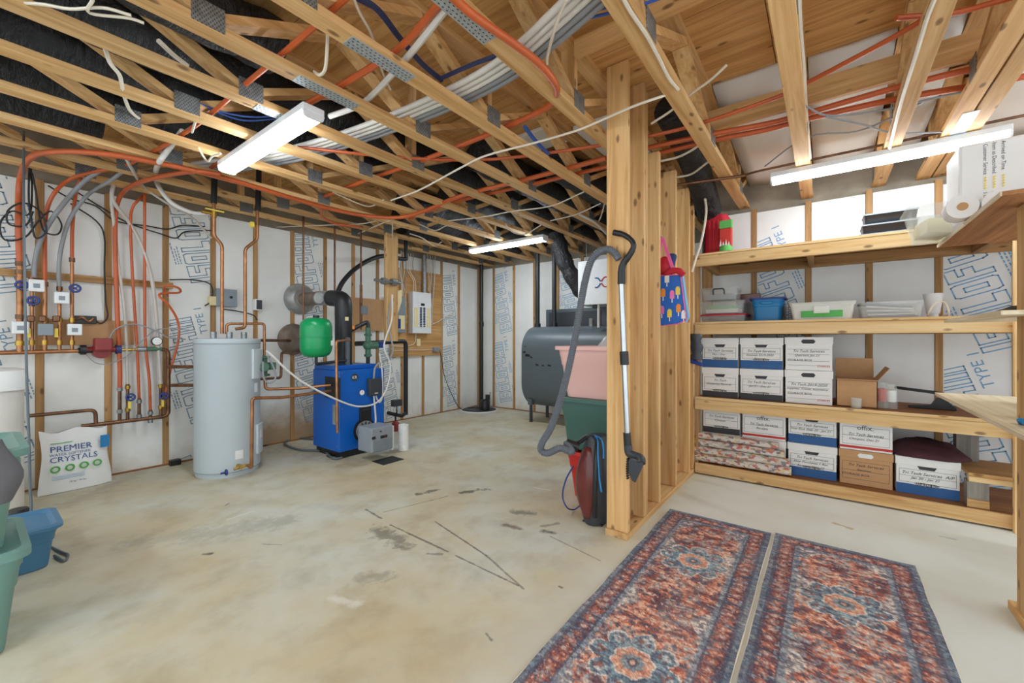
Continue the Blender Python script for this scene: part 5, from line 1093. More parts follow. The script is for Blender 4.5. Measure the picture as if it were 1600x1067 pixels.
# black tool lying on the middle shelf
TB = thing('folding_stand', 'black metal folding stand lying on the middle shelf', 'stand', (4.4, yx(1440,4.4), z3))
part(MB().beam(px(1398,605,4.40), px(1475,615,4.30), .022, .022, (1,0,0)), 'bar', 'black_plastic', TB, bevel=.003); A = px(1422,633,4.30); part(MB().prism([(4.30,yx(1420,4.3),z3), (4.30,yx(1495,4.3),z3), (4.30,yx(1495,4.3),z3+.02), (4.30,yx(1474,4.3),z3+.085), (4.30,yx(1464,4.3),z3+.085), (4.30,yx(1455,4.3),z3+.03), (4.30,yx(1420,4.3),z3+.02)], (.03,0,0)), 'foot', 'black_plastic', TB, bevel=.003)
# dark cloth on the A/P box
b = MB(); rg = []
cy = (c4[4]+c4[5])/2-.02
for i in range(8):
    t = i/7; s = (1-.55*t**2); rg.append([(4.27+.20*s*math.copysign(abs(math.cos(a))**.7, math.cos(a))+.006*math.sin(5*a+i), cy+.21*s*math.copysign(abs(math.sin(a))**.7, math.sin(a))*(1+.06*math.sin(3*a+i)), z4+.263+.10*t+.008*math.sin(3*a+2*i)*t) for a in [2*PI*j/24 for j in range(24)]])
b.loft(rg); solo(b, 'folded_cloth', 'maroon_cloth', 'dark maroon folded cloth on top of the A/P box', 'cloth', smooth=True)
# pallet at the right end of the bottom shelf
PL = thing('wooden_pallet', 'weathered wooden pallet standing behind the right end of the shelves', 'pallet', (4.2, -.9, z4))
pa, pb_ = yx(1510, 4.08), yx(1620, 4.08)
part(MB().box(4.03,4.50,pb_,pa,z4+.20,z4+.222), 'deck_board', 'lumber_y', PL, bevel=.002); part(MB().box(4.02,4.06,pb_,pa,z4+.165,z4+.20), 'deck_board', 'pale_lumber_y', PL, bevel=.002)
for u0, u1 in ((1511,1546),): part(MB().box(4.03,4.12,yx(u1,4.03),yx(u0,4.03),z4,z4+.165), 'block', 'grey_wood', PL, bevel=.003); part(MB().box(4.015,4.03,yx(u1,4.02),yx(u0,4.02),z4,z4+.05), 'foot_board', 'lumber_y', PL)
part(MB().box(4.40,4.50,yx(1530,4.4),yx(1494,4.4),z4+.222,z4+.46), 'block', 'grey_wood', PL, bevel=.003); part(MB().box(4.20,4.50,yx(1640,4.3),yx(1494,4.4),z4+.46,z4+.482), 'deck_board', 'dark_ply_y', PL)
# ================================================================== second shelf
z2 = 1.353
def tub(name, label, u0, u1, X, z, h, d, mat, rim=True, taper=.92, cat='container', inner=None, lidmat=None):
    y0, y1 = px(u1, 490, X).y, px(u0, 490, X).y; w = y1-y0; cy = (y0+y1)/2; cx = X+d/2
    T = thing(name, label, cat, (cx, cy, z)); k = taper
    rg = [rring(cx,cy,d*k,w*k,.02,z+.0), rring(cx,cy,d*k,w*k,.02,z+.004), rring(cx,cy,d*.97,w*.97,.025,z+h*.88), rring(cx,cy,d,w,.03,z+h*.88), rring(cx,cy,d,w,.03,z+h), rring(cx,cy,d*.95,w*.96,.025,z+h), rring(cx,cy,d*k-.01,w*k-.01,.02,z+.008)]
    part(MB().loft(rg), 'tub', mat, T, smooth=True)
    if lidmat: part(MB().loft([rring(cx,cy,d+.004,w+.004,.03,z+h), rring(cx,cy,d+.008,w+.008,.03,z+h+.012), rring(cx,cy,d-.04,w-.04,.03,z+h+.014)]), 'lid', lidmat, T, smooth=True)
    return T, cx, cy, w
T, cx, cy, w = tub('storage_tray', 'dark red shallow tray at the bottom of the clear tub stack', 1093, 1165, 4.10, z2, .06, .3, 'clear_plastic', lidmat='red_fabric'); part(MB().box(cx-.12,cx+.12,cy-.11,cy+.11,z2+.008,z2+.045), 'contents', 'maroon', T)
T, cx, cy, w = tub('clear_tub', 'clear lidded tub with green paper inside, middle of the small stack', 1092, 1163, 4.10, z2+.076, .105, .3, 'clear_plastic', lidmat='clear_plastic'); part(MB().box(cx-.12,cx+.11,cy-.13,cy+.13,z2+.085,z2+.12), 'papers', 'paper', T); part(MB().box(cx-.125,cx+.1,cy-.12,cy+.12,z2+.121,z2+.155), 'green_paper', 'green_paper', T)
T, cx, cy, w = tub('clear_tub', 'small clear organiser case with a handle on top of the small stack', 1095, 1153, 4.11, z2+.197, .105, .24, 'clear_plastic', lidmat='clear_plastic'); part(MB().box(cx-.09,cx+.09,cy-.1,cy+.1,z2+.205,z2+.26), 'contents', 'grey_box', T); part(MB().tube(fil([(4.105,cy+.045,z2+.25),(4.09,cy+.045,z2+.30),(4.09,cy-.045,z2+.30),(4.105,cy-.045,z2+.25)], .02), .006, 6), 'handle', 'dark_plastic', T, smooth=True)
y0, y1 = yx(1188, 4.4), yx(1150, 4.4); solo(MB().box(4.40,4.46,y0,y1,z2,z2+.27), 'binder', 'maroon', 'dark red binder standing behind the bright blue tub', 'binder', bevel=.005)
bb = (px(1168,500,4.09).y+px(1229,500,4.09).y)/2; bin_('storage_bin', 'small bright blue lidded tub on the second shelf', 4.24, bb, z2, .28, .27, .20, 'bin_bright_blue', lid=True, lidmat='dark_blue', taper=.9)
WB = thing('wire_basket', 'grey wire basket right of the bright blue tub', 'basket', (4.35, yx(1232,4.3), z2)); b = MB(); yc = yx(1236,4.3)
for k_ in range(7): b.tube([(4.25+k_*.03,yc+.05,z2),(4.25+k_*.03,yc+.05,z2+.15)], .003, 5).tube([(4.25,yc+.05-k_*.018,z2),(4.25,yc+.05-k_*.018,z2+.15)], .003, 5)
for zz in (.01,.05,.1,.15): b.tube([(4.43,yc+.05,z2+zz),(4.25,yc+.05,z2+zz),(4.25,yc-.06,z2+zz)], .003, 5)
part(b, 'wire_mesh', 'grey_cable', WB)['kind'] = 'stuff'
T, cx, cy, w = tub('clear_tub', 'long milky lidded tub with a green sticker on the second shelf', 1233, 1338, 4.02, z2, .125, .34, 'frosted_plastic', taper=.88, lidmat='frosted_plastic'); part(MB().box(4.021,4.0245,cy-.13,cy+.13,z2+.02,z2+.07), 'green_sticker', 'green_paper', T); part(MB().box(4.012,4.024,cy-.05,cy+.05,z2+.05,z2+.105), 'latch', 'frosted_plastic', T, bevel=.004)
T, cx, cy, w = tub('clear_tub', 'long milky tub full of papers, right of the one with the green sticker', 1342, 1446, 4.02, z2, .12, .34, 'clear_plastic', taper=.9)
for k_ in range(4): part(MB().obox((cx-.03*k_+.05, cy+.02*k_-.03, z2+.03+.022*k_), (.2,.26,.012), (.05*k_,.04,.15*k_-.2)), 'papers', ('paper','pink','paper','grey_box')[k_] if k_ != 1 else 'paper', T)
y = px(1458,490,4.22).y; CU = thing('lamp_cup', 'white cup shaped lamp shade with a cord on the second shelf', 'lamp', (4.22, y, z2)); part(MB().lathe([(.01,0),(.035,0),(.055,.14),(.058,.145),(.052,.14),(.03,.01),(.01,.01)], (4.22,y,z2+.03), n=24), 'shade', 'white_plastic', CU, smooth=True); part(MB().lathe([(.01,0),(.03,0),(.028,.03),(.01,.03)], (4.22,y,z2), n=16), 'base', 'white_plastic', CU, smooth=True)
part(MB().tube(sm([(4.20,y,z2+.02),(4.06,y+.05,z2+.012),(4.04,y+.02,z2+.09),(4.05,y-.03,z2+.10),(4.04,y-.05,z2+.02),(4.1,y-.03,z2+.01)], 5), .006, 6), 'cord', 'white_cable', CU, smooth=True)
# ================================================================== top shelf
z1 = 1.958
RS = thing('suitcase', 'red ribbed suitcase standing at the left end of the top shelf', 'suitcase', (4.28, .80, z1))
part(MB().loft([rring(4.27,.805,.30,.20,.04,z1), rring(4.27,.805,.30,.215,.06,z1+.03), rring(4.27,.805,.30,.215,.06,z1+.33), rring(4.27,.805,.28,.18,.05,z1+.375), rring(4.27,.805,.2,.12,.03,z1+.385)]), 'shell', 'red_fabric', RS, smooth=True)
for k_ in range(4): part(MB().box(4.112,4.12,.735+k_*.035,.75+k_*.035,z1+.05,z1+.32), 'rib', 'red_fabric', RS, bevel=.003)
part(MB().box(4.10,4.44,.888,.9,z1+.02,z1+.32), 'gusset', 'black_plastic', RS, bevel=.004); part(MB().tube(fil([(4.14,.70,z1+.12),(4.10,.685,z1+.13),(4.10,.685,z1+.25),(4.14,.70,z1+.26)], .02), .011, 8), 'handle', 'black_plastic', RS, smooth=True)
for yy in (.73,.86): part(MB().cyl((4.14,yy-.012,z1+.012), (4.14,yy+.012,z1+.012), .012, n=10), 'wheel', 'black_plastic', RS)
q0, q1 = px(1143,380,4.03).y, px(1124,380,4.03).y; WM = thing('gift_bag', 'slim red gift bag with green ends next to the red suitcase', 'bag', (4.06, (q0+q1)/2, z1))
part(MB().box(4.03,4.08,q0,q1,z1+.06,z1+.215), 'sleeve', 'red_ink', WM, bevel=.006); part(MB().box(4.028,4.082,q0-.002,q1+.002,z1+.215,z1+.285), 'top_band', 'green_print', WM, bevel=.004); part(MB().lathe([(.01,0),(.05,0),(.055,.03),(.045,.065),(.01,.07)], (4.055,(q0+q1)/2,z1), n=18), 'base_ball', 'green_print', WM, smooth=True)
for k_ in range(4): part(MB().prism([(4.028,q0+.012+k_*.022,z1+.06),(4.028,q0+.030+k_*.022,z1+.06),(4.028,q0+.02+k_*.022,z1+.10+.02*(k_ % 2))], (.002,0,0)), 'drip', 'white_plastic', WM)
def tray(label, u0, u1, z, tilt, h):
    X = 4.15; y0, y1 = px(u1,340,X).y, px(u0,340,X).y; w = y1-y0
    T = thing('metal_tray', label, 'tray', (X+.14, (y0+y1)/2, z), rot=(0,tilt,0)); b = MB()
    b.loft([rring(0,0,.22,w*.94,.02,0), rring(0,0,.27,w*.98,.02,h), rring(0,0,.29,w,.02,h), rring(0,0,.29,w,.02,h+.006), rring(0,0,.265,w*.97,.02,h+.006), rring(0,0,.215,w*.93,.02,.005)]); part(b, 'pan', 'plate_black', T, smooth=True, local=True)
    part(MB().box(-.146,-.142,-w/2,w/2,h-.002,h+.008), 'rim', 'grey_box', T, local=True); return T
tray('flat black tray at the bottom of the tray stack on the top shelf', 1342, 1420, z1, 0, .035); tray('middle black tray of the stack on the top shelf', 1347, 1436, z1+.042, -.04, .07); tray('top black tray of the stack on the top shelf', 1350, 1436, z1+.125, -.08, .07)
# ================================================================== work shelves on the right
RU = thing('side_shelf', 'plywood side shelving with bare edges at the right edge', 'shelving', (3.0, -.9, 0))
for z, xa, xb, mt in ((1.79, 2.50, 3.68, 'dark_ply_x'), (1.315, 2.49, 3.49, 'pale_osb'), (.862, 2.0, 3.74, 'pale_osb')):
    part(MB().box(xa, xb, -1.25, -.56, z-.018, z), 'shelf_board', mt, RU, bevel=.002); part(MB().box(xa, xb, -.562, -.556, z-.018, z), 'edge_strip', 'pale_osb', RU)
part(MB().box(2.66, 2.76, -.70, -.662, .038, 1.77), 'post', 'lumber_z', RU, bevel=.003); part(MB().box(2.60, 2.82, -.74, -.65, 0, .038), 'foot_plate', 'lumber_x', RU, bevel=.003)
solo(MB().obox((2.42,-.64,.885), (.10,.05,.03), (.2,.1,.4)).obox((2.52,-.63,.875), (.06,.05,.02), (0,.3,-.3)), 'work_glove', 'bin_bright_blue', 'crumpled blue glove on the right side shelf', 'glove', bevel=.012)
b = MB(); rg = []
for i in range(5): t = i/4; rg.append([(3.15+.16*(1-t*.7)*math.cos(a), -.78+.15*(1-t*.7)*math.sin(a), 1.3155+.045*t+.006*math.sin(4*a+i)*t) for a in [2*PI*j/18 for j in range(18)]])
b.loft(rg); solo(b, 'black_cloth', 'black_cable', 'crumpled black cloth on the right middle shelf board', 'cloth', smooth=True)
zt = 1.7905
for k_, y in enumerate((-.535, -.655)):
    T = thing('tissue_roll', ('left white paper roll lying on the right top shelf board', 'right white paper roll lying on the right top shelf board')[k_], 'paper roll', (3.0, y, zt)); part(MB().lathe([(.02,0),(.057,0),(.058,.005),(.058,.105),(.057,.11),(.02,.11),(.019,.06)], (2.95,y,zt+.059), (1,0,0), 24), 'roll', 'tissue', T, smooth=True); part(MB().cyl((2.948,y,zt+.059), (2.952,y,zt+.059), .02, n=16), 'core', 'cardboard', T)
PK = thing('white_package', 'large white printed package on the right top shelf board', 'package', (3.2, -.84, zt))
part(MB().box(3.08, 3.36, -1.15, -.545, zt+.10, zt+.40), 'wrapper', 'white_plastic', PK, bevel=.012)
part(MB().box(3.10, 3.34, -1.12, -.56, zt, zt+.105), 'lower_pack', 'tissue', PK, bevel=.03)
for k_, s in enumerate(('Arrived on Time', 'Item as Described', 'Customer Service')):
    y = -.69+k_*.03; txt(s, .021, 'ink', PK, (3.0785, y, zt+.385), (0,0,-1), (0,-1,0))
    for j in range(5): part(MB().obox((3.078, y-.006, zt+.215-j*.013), (.002,.008,.008), (PI/4,0,0)), 'star', 'yellow', PK)
    txt('5 stars', .018, 'ink', PK, (3.0785, y, zt+.145), (0,0,-1), (0,-1,0))
y0, y1 = -.80, -.40
CT = thing('clear_tub', 'open clear tub tilted on the edge of the right top shelf board', 'container', (3.50, -.58, zt))
part(MB().loft([rring(3.50,-.58,.26,.30,.03,zt), rring(3.50,-.58,.31,.36,.03,zt+.17), rring(3.50,-.58,.34,.40,.035,zt+.172), rring(3.50,-.58,.34,.40,.035,zt+.185), rring(3.50,-.58,.30,.35,.03,zt+.185), rring(3.50,-.58,.25,.29,.03,zt+.006)]), 'tub', 'clear_plastic', CT, smooth=True)
GP = thing('green_package', 'green and black boxed product standing in the open clear tub', 'package', (3.5, -.66, zt+.008)); part(MB().box(3.44,3.56,-.71,-.615,zt+.008,zt+.26), 'carton', 'green_paper', GP, bevel=.003); part(MB().box(3.438,3.562,-.712,-.613,zt+.20,zt+.262), 'top_band', 'box_black', GP)
solo(MB().obox((3.47,-.51,zt+.06), (.14,.12,.09), (.1,.1,.3)), 'cream_box', 'cream_paper', 'small cream packet inside the open clear tub', 'package', bevel=.006)
# ================================================================== overhead services
Z = ZC-.02
def duct(y, xa, xb, r, label, z=2.735, amp=.006):
    n = max(6, int((xb-xa)/.09)); b = MB(); rg = []; ph = random.random()*6
    for i in range(n+1):
        x = xa+(xb-xa)*i/n; rr = r*(1+.05*math.sin(i*2.4+ph)+.03*math.sin(i*5.1))
        rg.append([(x, y+rr*math.cos(a)*(1.0), z+amp*math.sin(i*.7+ph)+rr*.80*math.sin(a)*(1-.05*math.sin(a*3+i))) for a in [2*PI*j/18 for j in range(18)]])
    b.loft(rg); return solo(b, 'insulated_duct', 'duct_black', label, 'duct', 'black insulated ducts between trusses', smooth=True)
for y, xa, xb, r, lb in (
    (2.32, -1.8, 1.0, .155, 'black insulated duct nearest the camera at upper left'), (2.755, -1.8, 3.2, .155, 'long black insulated duct with lettering above the near light'),
    (3.20, -1.8, 2.3, .155, 'black insulated duct left of the near light fixture'), (3.665, -1.8, 1.3, .155, 'black insulated duct over the left manifold side'), (4.13, -1.8, .6, .15, 'black insulated duct closest to the boiler wall at left'),
    (1.88, 3.1, 5.6, .155, 'black insulated duct just left of the stud wall toward the far end'), (2.32, 2.6, 5.6, .155, 'black insulated duct above the oil tank side'), (2.755, 3.6, 5.6, .155, 'black insulated duct above the oil tank pipes'),
    (3.20, 3.1, 5.6, .155, 'black insulated duct over the middle of the far light'), (3.665, 2.9, 5.6, .155, 'black insulated duct over the left part of the far light'), (4.13, 3.2, 5.6, .155, 'black insulated duct two bays from the boiler wall at the far end'), (4.575, 3.6, 5.6, .15, 'black insulated duct above the breaker panel wall'),
    (1.41, 4.0, 5.6, .15, 'short black insulated duct directly behind the stud wall')):
    d = duct(y, xa, xb, r, lb)
    if 'lettering' in lb:
        q = pz(235, 118, 2.56)
        for s, sz, dy in (('ISOFLEX', .07, 0),):
            o = txt(s, sz, 'grey_cable', d, (1.35, 2.72+dy, 2.53), (-1,0,0), (0,1,0)); o.location.z -= 0
            off = WL[d.name]
            for v in o.data.vertices: v.co.z = 2.735-.84*math.sqrt(max(0, .166**2-(v.co.y+off.y-2.755)**2))-off.z
solo(MB().tube(sm([(2.85,.83,2.74),(3.2,.84,2.70),(3.6,.85,2.62),(3.95,.86,2.50),(4.18,.86,2.38)], 6), .105, 18), 'insulated_duct', 'duct_black', 'wrinkled black duct sloping down right of the stud wall', 'duct', smooth=True)
# milky water tubes bundled across the trusses
for k_ in range(5):
    o = k_*.036
    pts = [pz(892-8*k_, -30, 2.585)+V((0,0,0)), V((1.50+o, .9, 2.585)), V((1.62+o, 1.36, 2.59)), V((1.62+o, 1.9, 2.59)), V((1.56+o, 2.6, 2.60)), V((1.40+o*1.2, 3.3, 2.60)), V((1.1+o*1.5, 4.0, 2.59))]
    pts[0] = V((1.30+o, .3, 2.585))
    solo(MB().tube(sm(pts, 6), .0165, 10), 'water_tube', 'white_pvc' if k_ < 3 else 'grey_pex', ('first', 'second', 'middle', 'fourth', 'outermost')[k_]+' tube of the milky tube bundle crossing the near trusses', 'pipe', 'bundle of milky water tubes', smooth=True)
def run(name, pts, r, mat, label, cat='pipe', n=8, k=6): return solo(MB().tube(sm(pts, k), r, n), name, mat, label, cat, smooth=True)
run('water_tube', [pz(700,10,2.6), pz(640,85,2.575), pz(590,140,2.58), pz(560,165,2.58), pz(515,182,2.56)], .016, 'white_pvc', 'single milky tube crossing left of the tube bundle')
run('heating_tube', [pz(698,-12,2.6), pz(677,17,2.6), pz(619,79,2.59), pz(535,132,2.575), pz(465,171,2.575), pz(400,215,2.575), pz(330,262,2.575)], .0165, 'orange_pex', 'orange tube crossing the trusses behind the near light')
run('heating_tube', [pz(693,-18,2.465), pz(740,24,2.465), pz(800,66,2.465), pz(840,97,2.465), pz(862,122,2.47), pz(870,143,2.50), pz(857,166,2.57), pz(800,194,2.58), pz(735,221,2.58), pz(653,253,2.58), pz(549,290,2.58), pz(500,310,2.58)], .0175, 'orange_pex', 'thick orange tube along the truss that bends back around left of the post', n=10)
run('heating_tube', [pz(640,342,2.55), pz(712,315,2.56), pz(830,288,2.57), pz(949,260,2.57), pz(1019,242,2.575), pz(1110,220,2.575), pz(1200,202,2.575), pz(1260,186,2.575), pz(1400,155,2.575), pz(1545,130,2.575), pz(1640,112,2.575)], .017, 'orange_pex', 'lower of the two orange tubes running right past the post', n=10)
run('heating_tube', [pz(940,249,2.56), pz(1016,230,2.575), pz(1110,210,2.575), pz(1200,193,2.575), pz(1250,180,2.575), pz(1408,135,2.575), pz(1565,97,2.575), pz(1640,80,2.575)], .0165, 'orange_pex', 'upper of the two orange tubes running right past the post', n=10)
run('heating_tube', [pz(465,230,2.57), pz(560,240,2.57), pz(625,246,2.57), pz(720,250,2.57), pz(800,246,2.57), pz(932,228,2.58), pz(988,218,2.58), pz(1081,197,2.58), pz(1200,157,2.58), pz(1250,135,2.58), pz(1414,48,2.58), pz(1500,-10,2.58)], .012, 'orange_pex', 'thin orange tube crossing above the others from the light to the right')
run('heating_tube', [pz(1400,28,2.62), pz(1490,20,2.62), pz(1560,2,2.62), pz(1640,-20,2.62)], .012, 'orange_pex', 'short orange tube at the upper right corner')
run('heating_tube', [pz(503,325,2.49), pz(503,337,2.47), pz(520,348,2.465), pz(550,353,2.465), pz(562,356,2.47)], .014, 'orange_pex', 'orange branch tube hooking toward the copper riser')
run('steel_conduit', [pz(1056,289,2.48), pz(1165,274,2.48)], .012, 'old_copper', 'short brown pipe passing under the truss by the shelves')
run('steel_conduit', [pz(1165,273,2.55), pz(1200,264,2.55), pz(1366,229,2.55), pz(1640,172,2.55)], .009, 'old_copper', 'long thin brown pipe over the shelf light')
# white and blue cables
CBL = [
 ([(1066,140,2.58),(1030,152,2.49),(985,168,2.49),(926,194,2.49),(898,205,2.49),(840,222,2.49),(760,243,2.49),(720,262,2.49),(655,297,2.49),(611,313,2.49)], .007, 'white_cable', 'long white cable crossing under the trusses left of the post'),
 ([(552,-5,2.6),(562,20,2.6),(582,58,2.6),(597,110,2.6),(610,140,2.6)], .006, 'white_cable', 'thin white cable dangling between the near trusses'),
 ([(512,48,2.62),(511,80,2.55),(508,108,2.5),(500,117,2.5),(491,112,2.55)], .008, 'white_cable', 'white cable end hooked below the near plywood'),
 ([(145,0,2.5),(140,20,2.5),(200,28,2.5),(225,36,2.5)], .006, 'white_cable', 'white cable bunch at the upper left corner'),
 ([(0,5,2.55),(60,6,2.5),(110,14,2.5),(160,12,2.5),(205,24,2.5)], .006, 'white_cable', 'white cable lying along the nearest left truss'),
 ([(163,72,2.58),(172,98,2.52),(186,116,2.5),(190,130,2.5),(194,150,2.52),(205,175,2.55),(228,192,2.58)], .009, 'white_cable', 'white cable dropping between the left trusses'),
 ([(248,64,2.6),(270,85,2.6),(292,102,2.6)], .012, 'white_cable', 'pair of white cables slanting over the black duct'),
 ([(300,207,2.55),(308,185,2.53),(325,180,2.53)], .007, 'white_cable', 'small white cable curl left of the near light'),
 ([(310,230,2.5),(318,245,2.45),(325,252,2.44),(332,244,2.44),(345,240,2.44)], .006, 'white_cable', 'white pigtail wire at the end of the near light'),
 ([(885,0,2.55),(870,35,2.55),(856,85,2.55),(855,100,2.55)], .007, 'white_cable', 'white cable hanging beside the milky tubes'),
 ([(868,24,2.6),(900,22,2.6),(937,8,2.6)], .006, 'white_cable', 'short white cable near the blue wires overhead'),
 ([(972,-6,2.492),(985,18,2.492),(1010,55,2.492),(1030,92,2.492),(1045,122,2.492),(1060,140,2.492)], .008, 'white_cable', 'white cable stapled under the truss right of the post'),
 ([(1018,193,2.54),(1050,172,2.54),(1075,150,2.55),(1110,125,2.55),(1135,102,2.56)], .007, 'white_cable', 'white cable rising right past the truss beside the post'),
 ([(1030,252,2.52),(1060,245,2.52),(1085,232,2.52),(1100,220,2.52)], .008, 'white_cable', 'upper white cable sagging across the sloping black duct'),
 ([(1056,277,2.52),(1080,272,2.52),(1105,254,2.52),(1125,240,2.52)], .008, 'white_cable', 'lower white cable sagging across the sloping black duct'),
 ([(1248,-8,2.55),(1250,40,2.56),(1256,110,2.56),(1260,180,2.55),(1266,248,2.52)], .009, 'white_cable', 'white cable running along the side of the middle right truss'),
 ([(1462,-6,2.492),(1448,30,2.492),(1430,90,2.492),(1408,160,2.492),(1390,232,2.492)], .009, 'white_cable', 'white cable stapled under the truss over the shelf light'),
 ([(1195,260,2.53),(1260,215,2.56),(1340,205,2.53),(1400,180,2.53),(1440,160,2.54)], .006, 'grey_cable', 'thin grey cable looping between the two right trusses'),
 ([(1258,165,2.54),(1290,180,2.53),(1340,178,2.53),(1400,168,2.53),(1440,158,2.54),(1520,140,2.54)], .006, 'grey_cable', 'thin grey cable swagged below the orange tubes at right'),
 ([(1290,182,2.52),(1350,195,2.51),(1400,208,2.51),(1500,205,2.51)], .006, 'grey_cable', 'thin grey cable crossing to the doubled truss'),
 ([(700,345,2.5),(760,338,2.5),(800,330,2.5),(860,322,2.5),(912,300,2.5)], .006, 'white_cable', 'white cable strung across the far trusses'),
 ([(860,345,2.5),(900,335,2.5),(938,318,2.5)], .006, 'white_cable', 'short white cable under the far trusses near the post'),
 ([(790,350,2.48),(800,362,2.44),(820,366,2.44),(845,352,2.48)], .007, 'white_cable', 'white cable drooping in a loop above the far light'),
 ([(905,335,2.5),(930,348,2.48),(948,366,2.46)], .013, 'white_pvc', 'white plastic pipe pair slanting toward the post'),
 ([(945,316,2.52),(940,335,2.5),(936,345,2.5)], .007, 'white_cable', 'white cable drop beside the stud post'),
 ([(560,365,2.52),(590,352,2.5),(605,346,2.5),(613,350,2.5),(612,390,2.4)], .007, 'white_cable', 'white cable curling down the hanging board'),
 ([(520,300,2.52),(560,318,2.5),(580,322,2.52),(600,312,2.53)], .006, 'white_cable', 'white cable sagging above the hanging board'),
 ([(430,355,2.5),(500,352,2.49),(560,350,2.5),(590,345,2.52)], .006, 'white_cable', 'white cable along the truss over the copper risers'),
 ([(640,365,2.5),(660,372,2.48),(678,384,2.47),(690,378,2.49)], .006, 'white_cable', 'looped white cable above the breaker panel'),
 ([(655,350,2.5),(680,360,2.48),(700,352,2.5),(720,356,2.5)], .006, 'white_cable', 'wavy white cable right of the hanging board'),
 ([(556,-5,2.66),(590,15,2.66),(625,60,2.66),(660,100,2.66),(690,125,2.66)], .015, 'navy_cable', 'dark blue cable bundle among the near trusses'),
 ([(690,122,2.62),(740,100,2.62),(800,78,2.62),(846,55,2.64)], .012, 'navy_cable', 'dark blue cable bundle running toward the milky tubes'),
 ([(842,58,2.6),(880,38,2.6),(946,22,2.6),(1000,8,2.6),(1040,-6,2.6)], .007, 'blue_cable', 'lower blue network cable at the top of the room'),
 ([(842,50,2.61),(890,28,2.61),(946,12,2.61),(1000,-4,2.61)], .007, 'blue_cable', 'upper blue network cable at the top of the room'),
 ([(820,198,2.56),(835,218,2.55),(848,232,2.55),(857,240,2.55)], .014, 'blue_cable', 'blue cable bunch left of the post'),
 ([(280,145,2.6),(320,165,2.58),(360,178,2.57),(400,183,2.56),(440,180,2.56)], .005, 'blue_cable', 'thin blue cable strung behind the near light'),
 ([(275,150,2.6),(330,172,2.58),(380,188,2.57),(430,186,2.56)], .005, 'blue_cable', 'second thin blue cable strung behind the near light'),
]
for pts, r, mt, lb in CBL: run('ceiling_cable', [pz(u, v, z) for u, v, z in pts], r, mt, lb, 'cable', 6, 5)
# white insulation sheets sloping up from the wall top, one to each bay on the right
for k_, (ya, yb) in enumerate(((.595, .185), (.085, -.31), (-.41, -.58), (-.775, -1.3))):
    b = MB(); n = 8; xa, xb = 2.98+.05*k_, XS+.04; pts = []
    for i in range(n+1):
        t = i/n; x = xa+(xb-xa)*t; z = ZT-.02-.15*t**.9-.03*math.sin(PI*t)
        for j in range(5): y = ya+(yb-ya)*j/4; pts.append((x, y, z-.012*math.sin(PI*j/4)))
    fs = [(i*5+j, i*5+j+1, i*5+j+6, i*5+j+5) for i in range(n) for j in range(4)]
    b.add(pts, fs); o = solo(b, 'insulation_sheet', 'foam_sheet', ('white insulation sheet in the bay left of the shelf light end', 'white insulation sheet in the bay above the middle of the shelf light', 'narrow white insulation sheet left of the doubled truss', 'white insulation sheet at the upper right corner')[k_], 'insulation', 'white insulation sheets', smooth=True)
    m = o.modifiers.new('t', 'SOLIDIFY'); m.thickness = .03; m.offset = 1
for k_, (y0, y1, x0, x1) in enumerate(((1.23, 1.59, 2.9, 3.7), (1.72, 2.04, 2.75, 3.05))):
    solo(MB().box(x0, x1, y0, y1, ZT-.03, ZT-.002), 'insulation_sheet', 'foam_sheet', ('white insulation panel against the subfloor left of the post', 'small white insulation panel between the trusses left of the post')[k_], 'insulation', 'white insulation sheets', bevel=.004)
solo(MB().box(3.16, 3.198, -1.5, .94, 2.66, 2.80), 'strongback', 'lumber_y', 'wooden strongback board crossing the right trusses above the orange tubes', 'board', bevel=.002)
solo(MB().box(2.02, 2.058, -1.0, 1.1, 2.75, 2.839), 'strongback', 'lumber_y', 'wooden blocking board crossing the trusses near the post top', 'board', bevel=.002)
solo(MB().tube(sm([px(1097,292,3.9), px(1103,320,3.88), px(1102,345,3.86), px(1095,380,3.85), px(1087,405,3.85), px(1081,425,3.85)], 6), .010, 8), 'white_pipe', 'white_cable', 'white cable hanging in front of the red suitcase', 'cable', smooth=True)
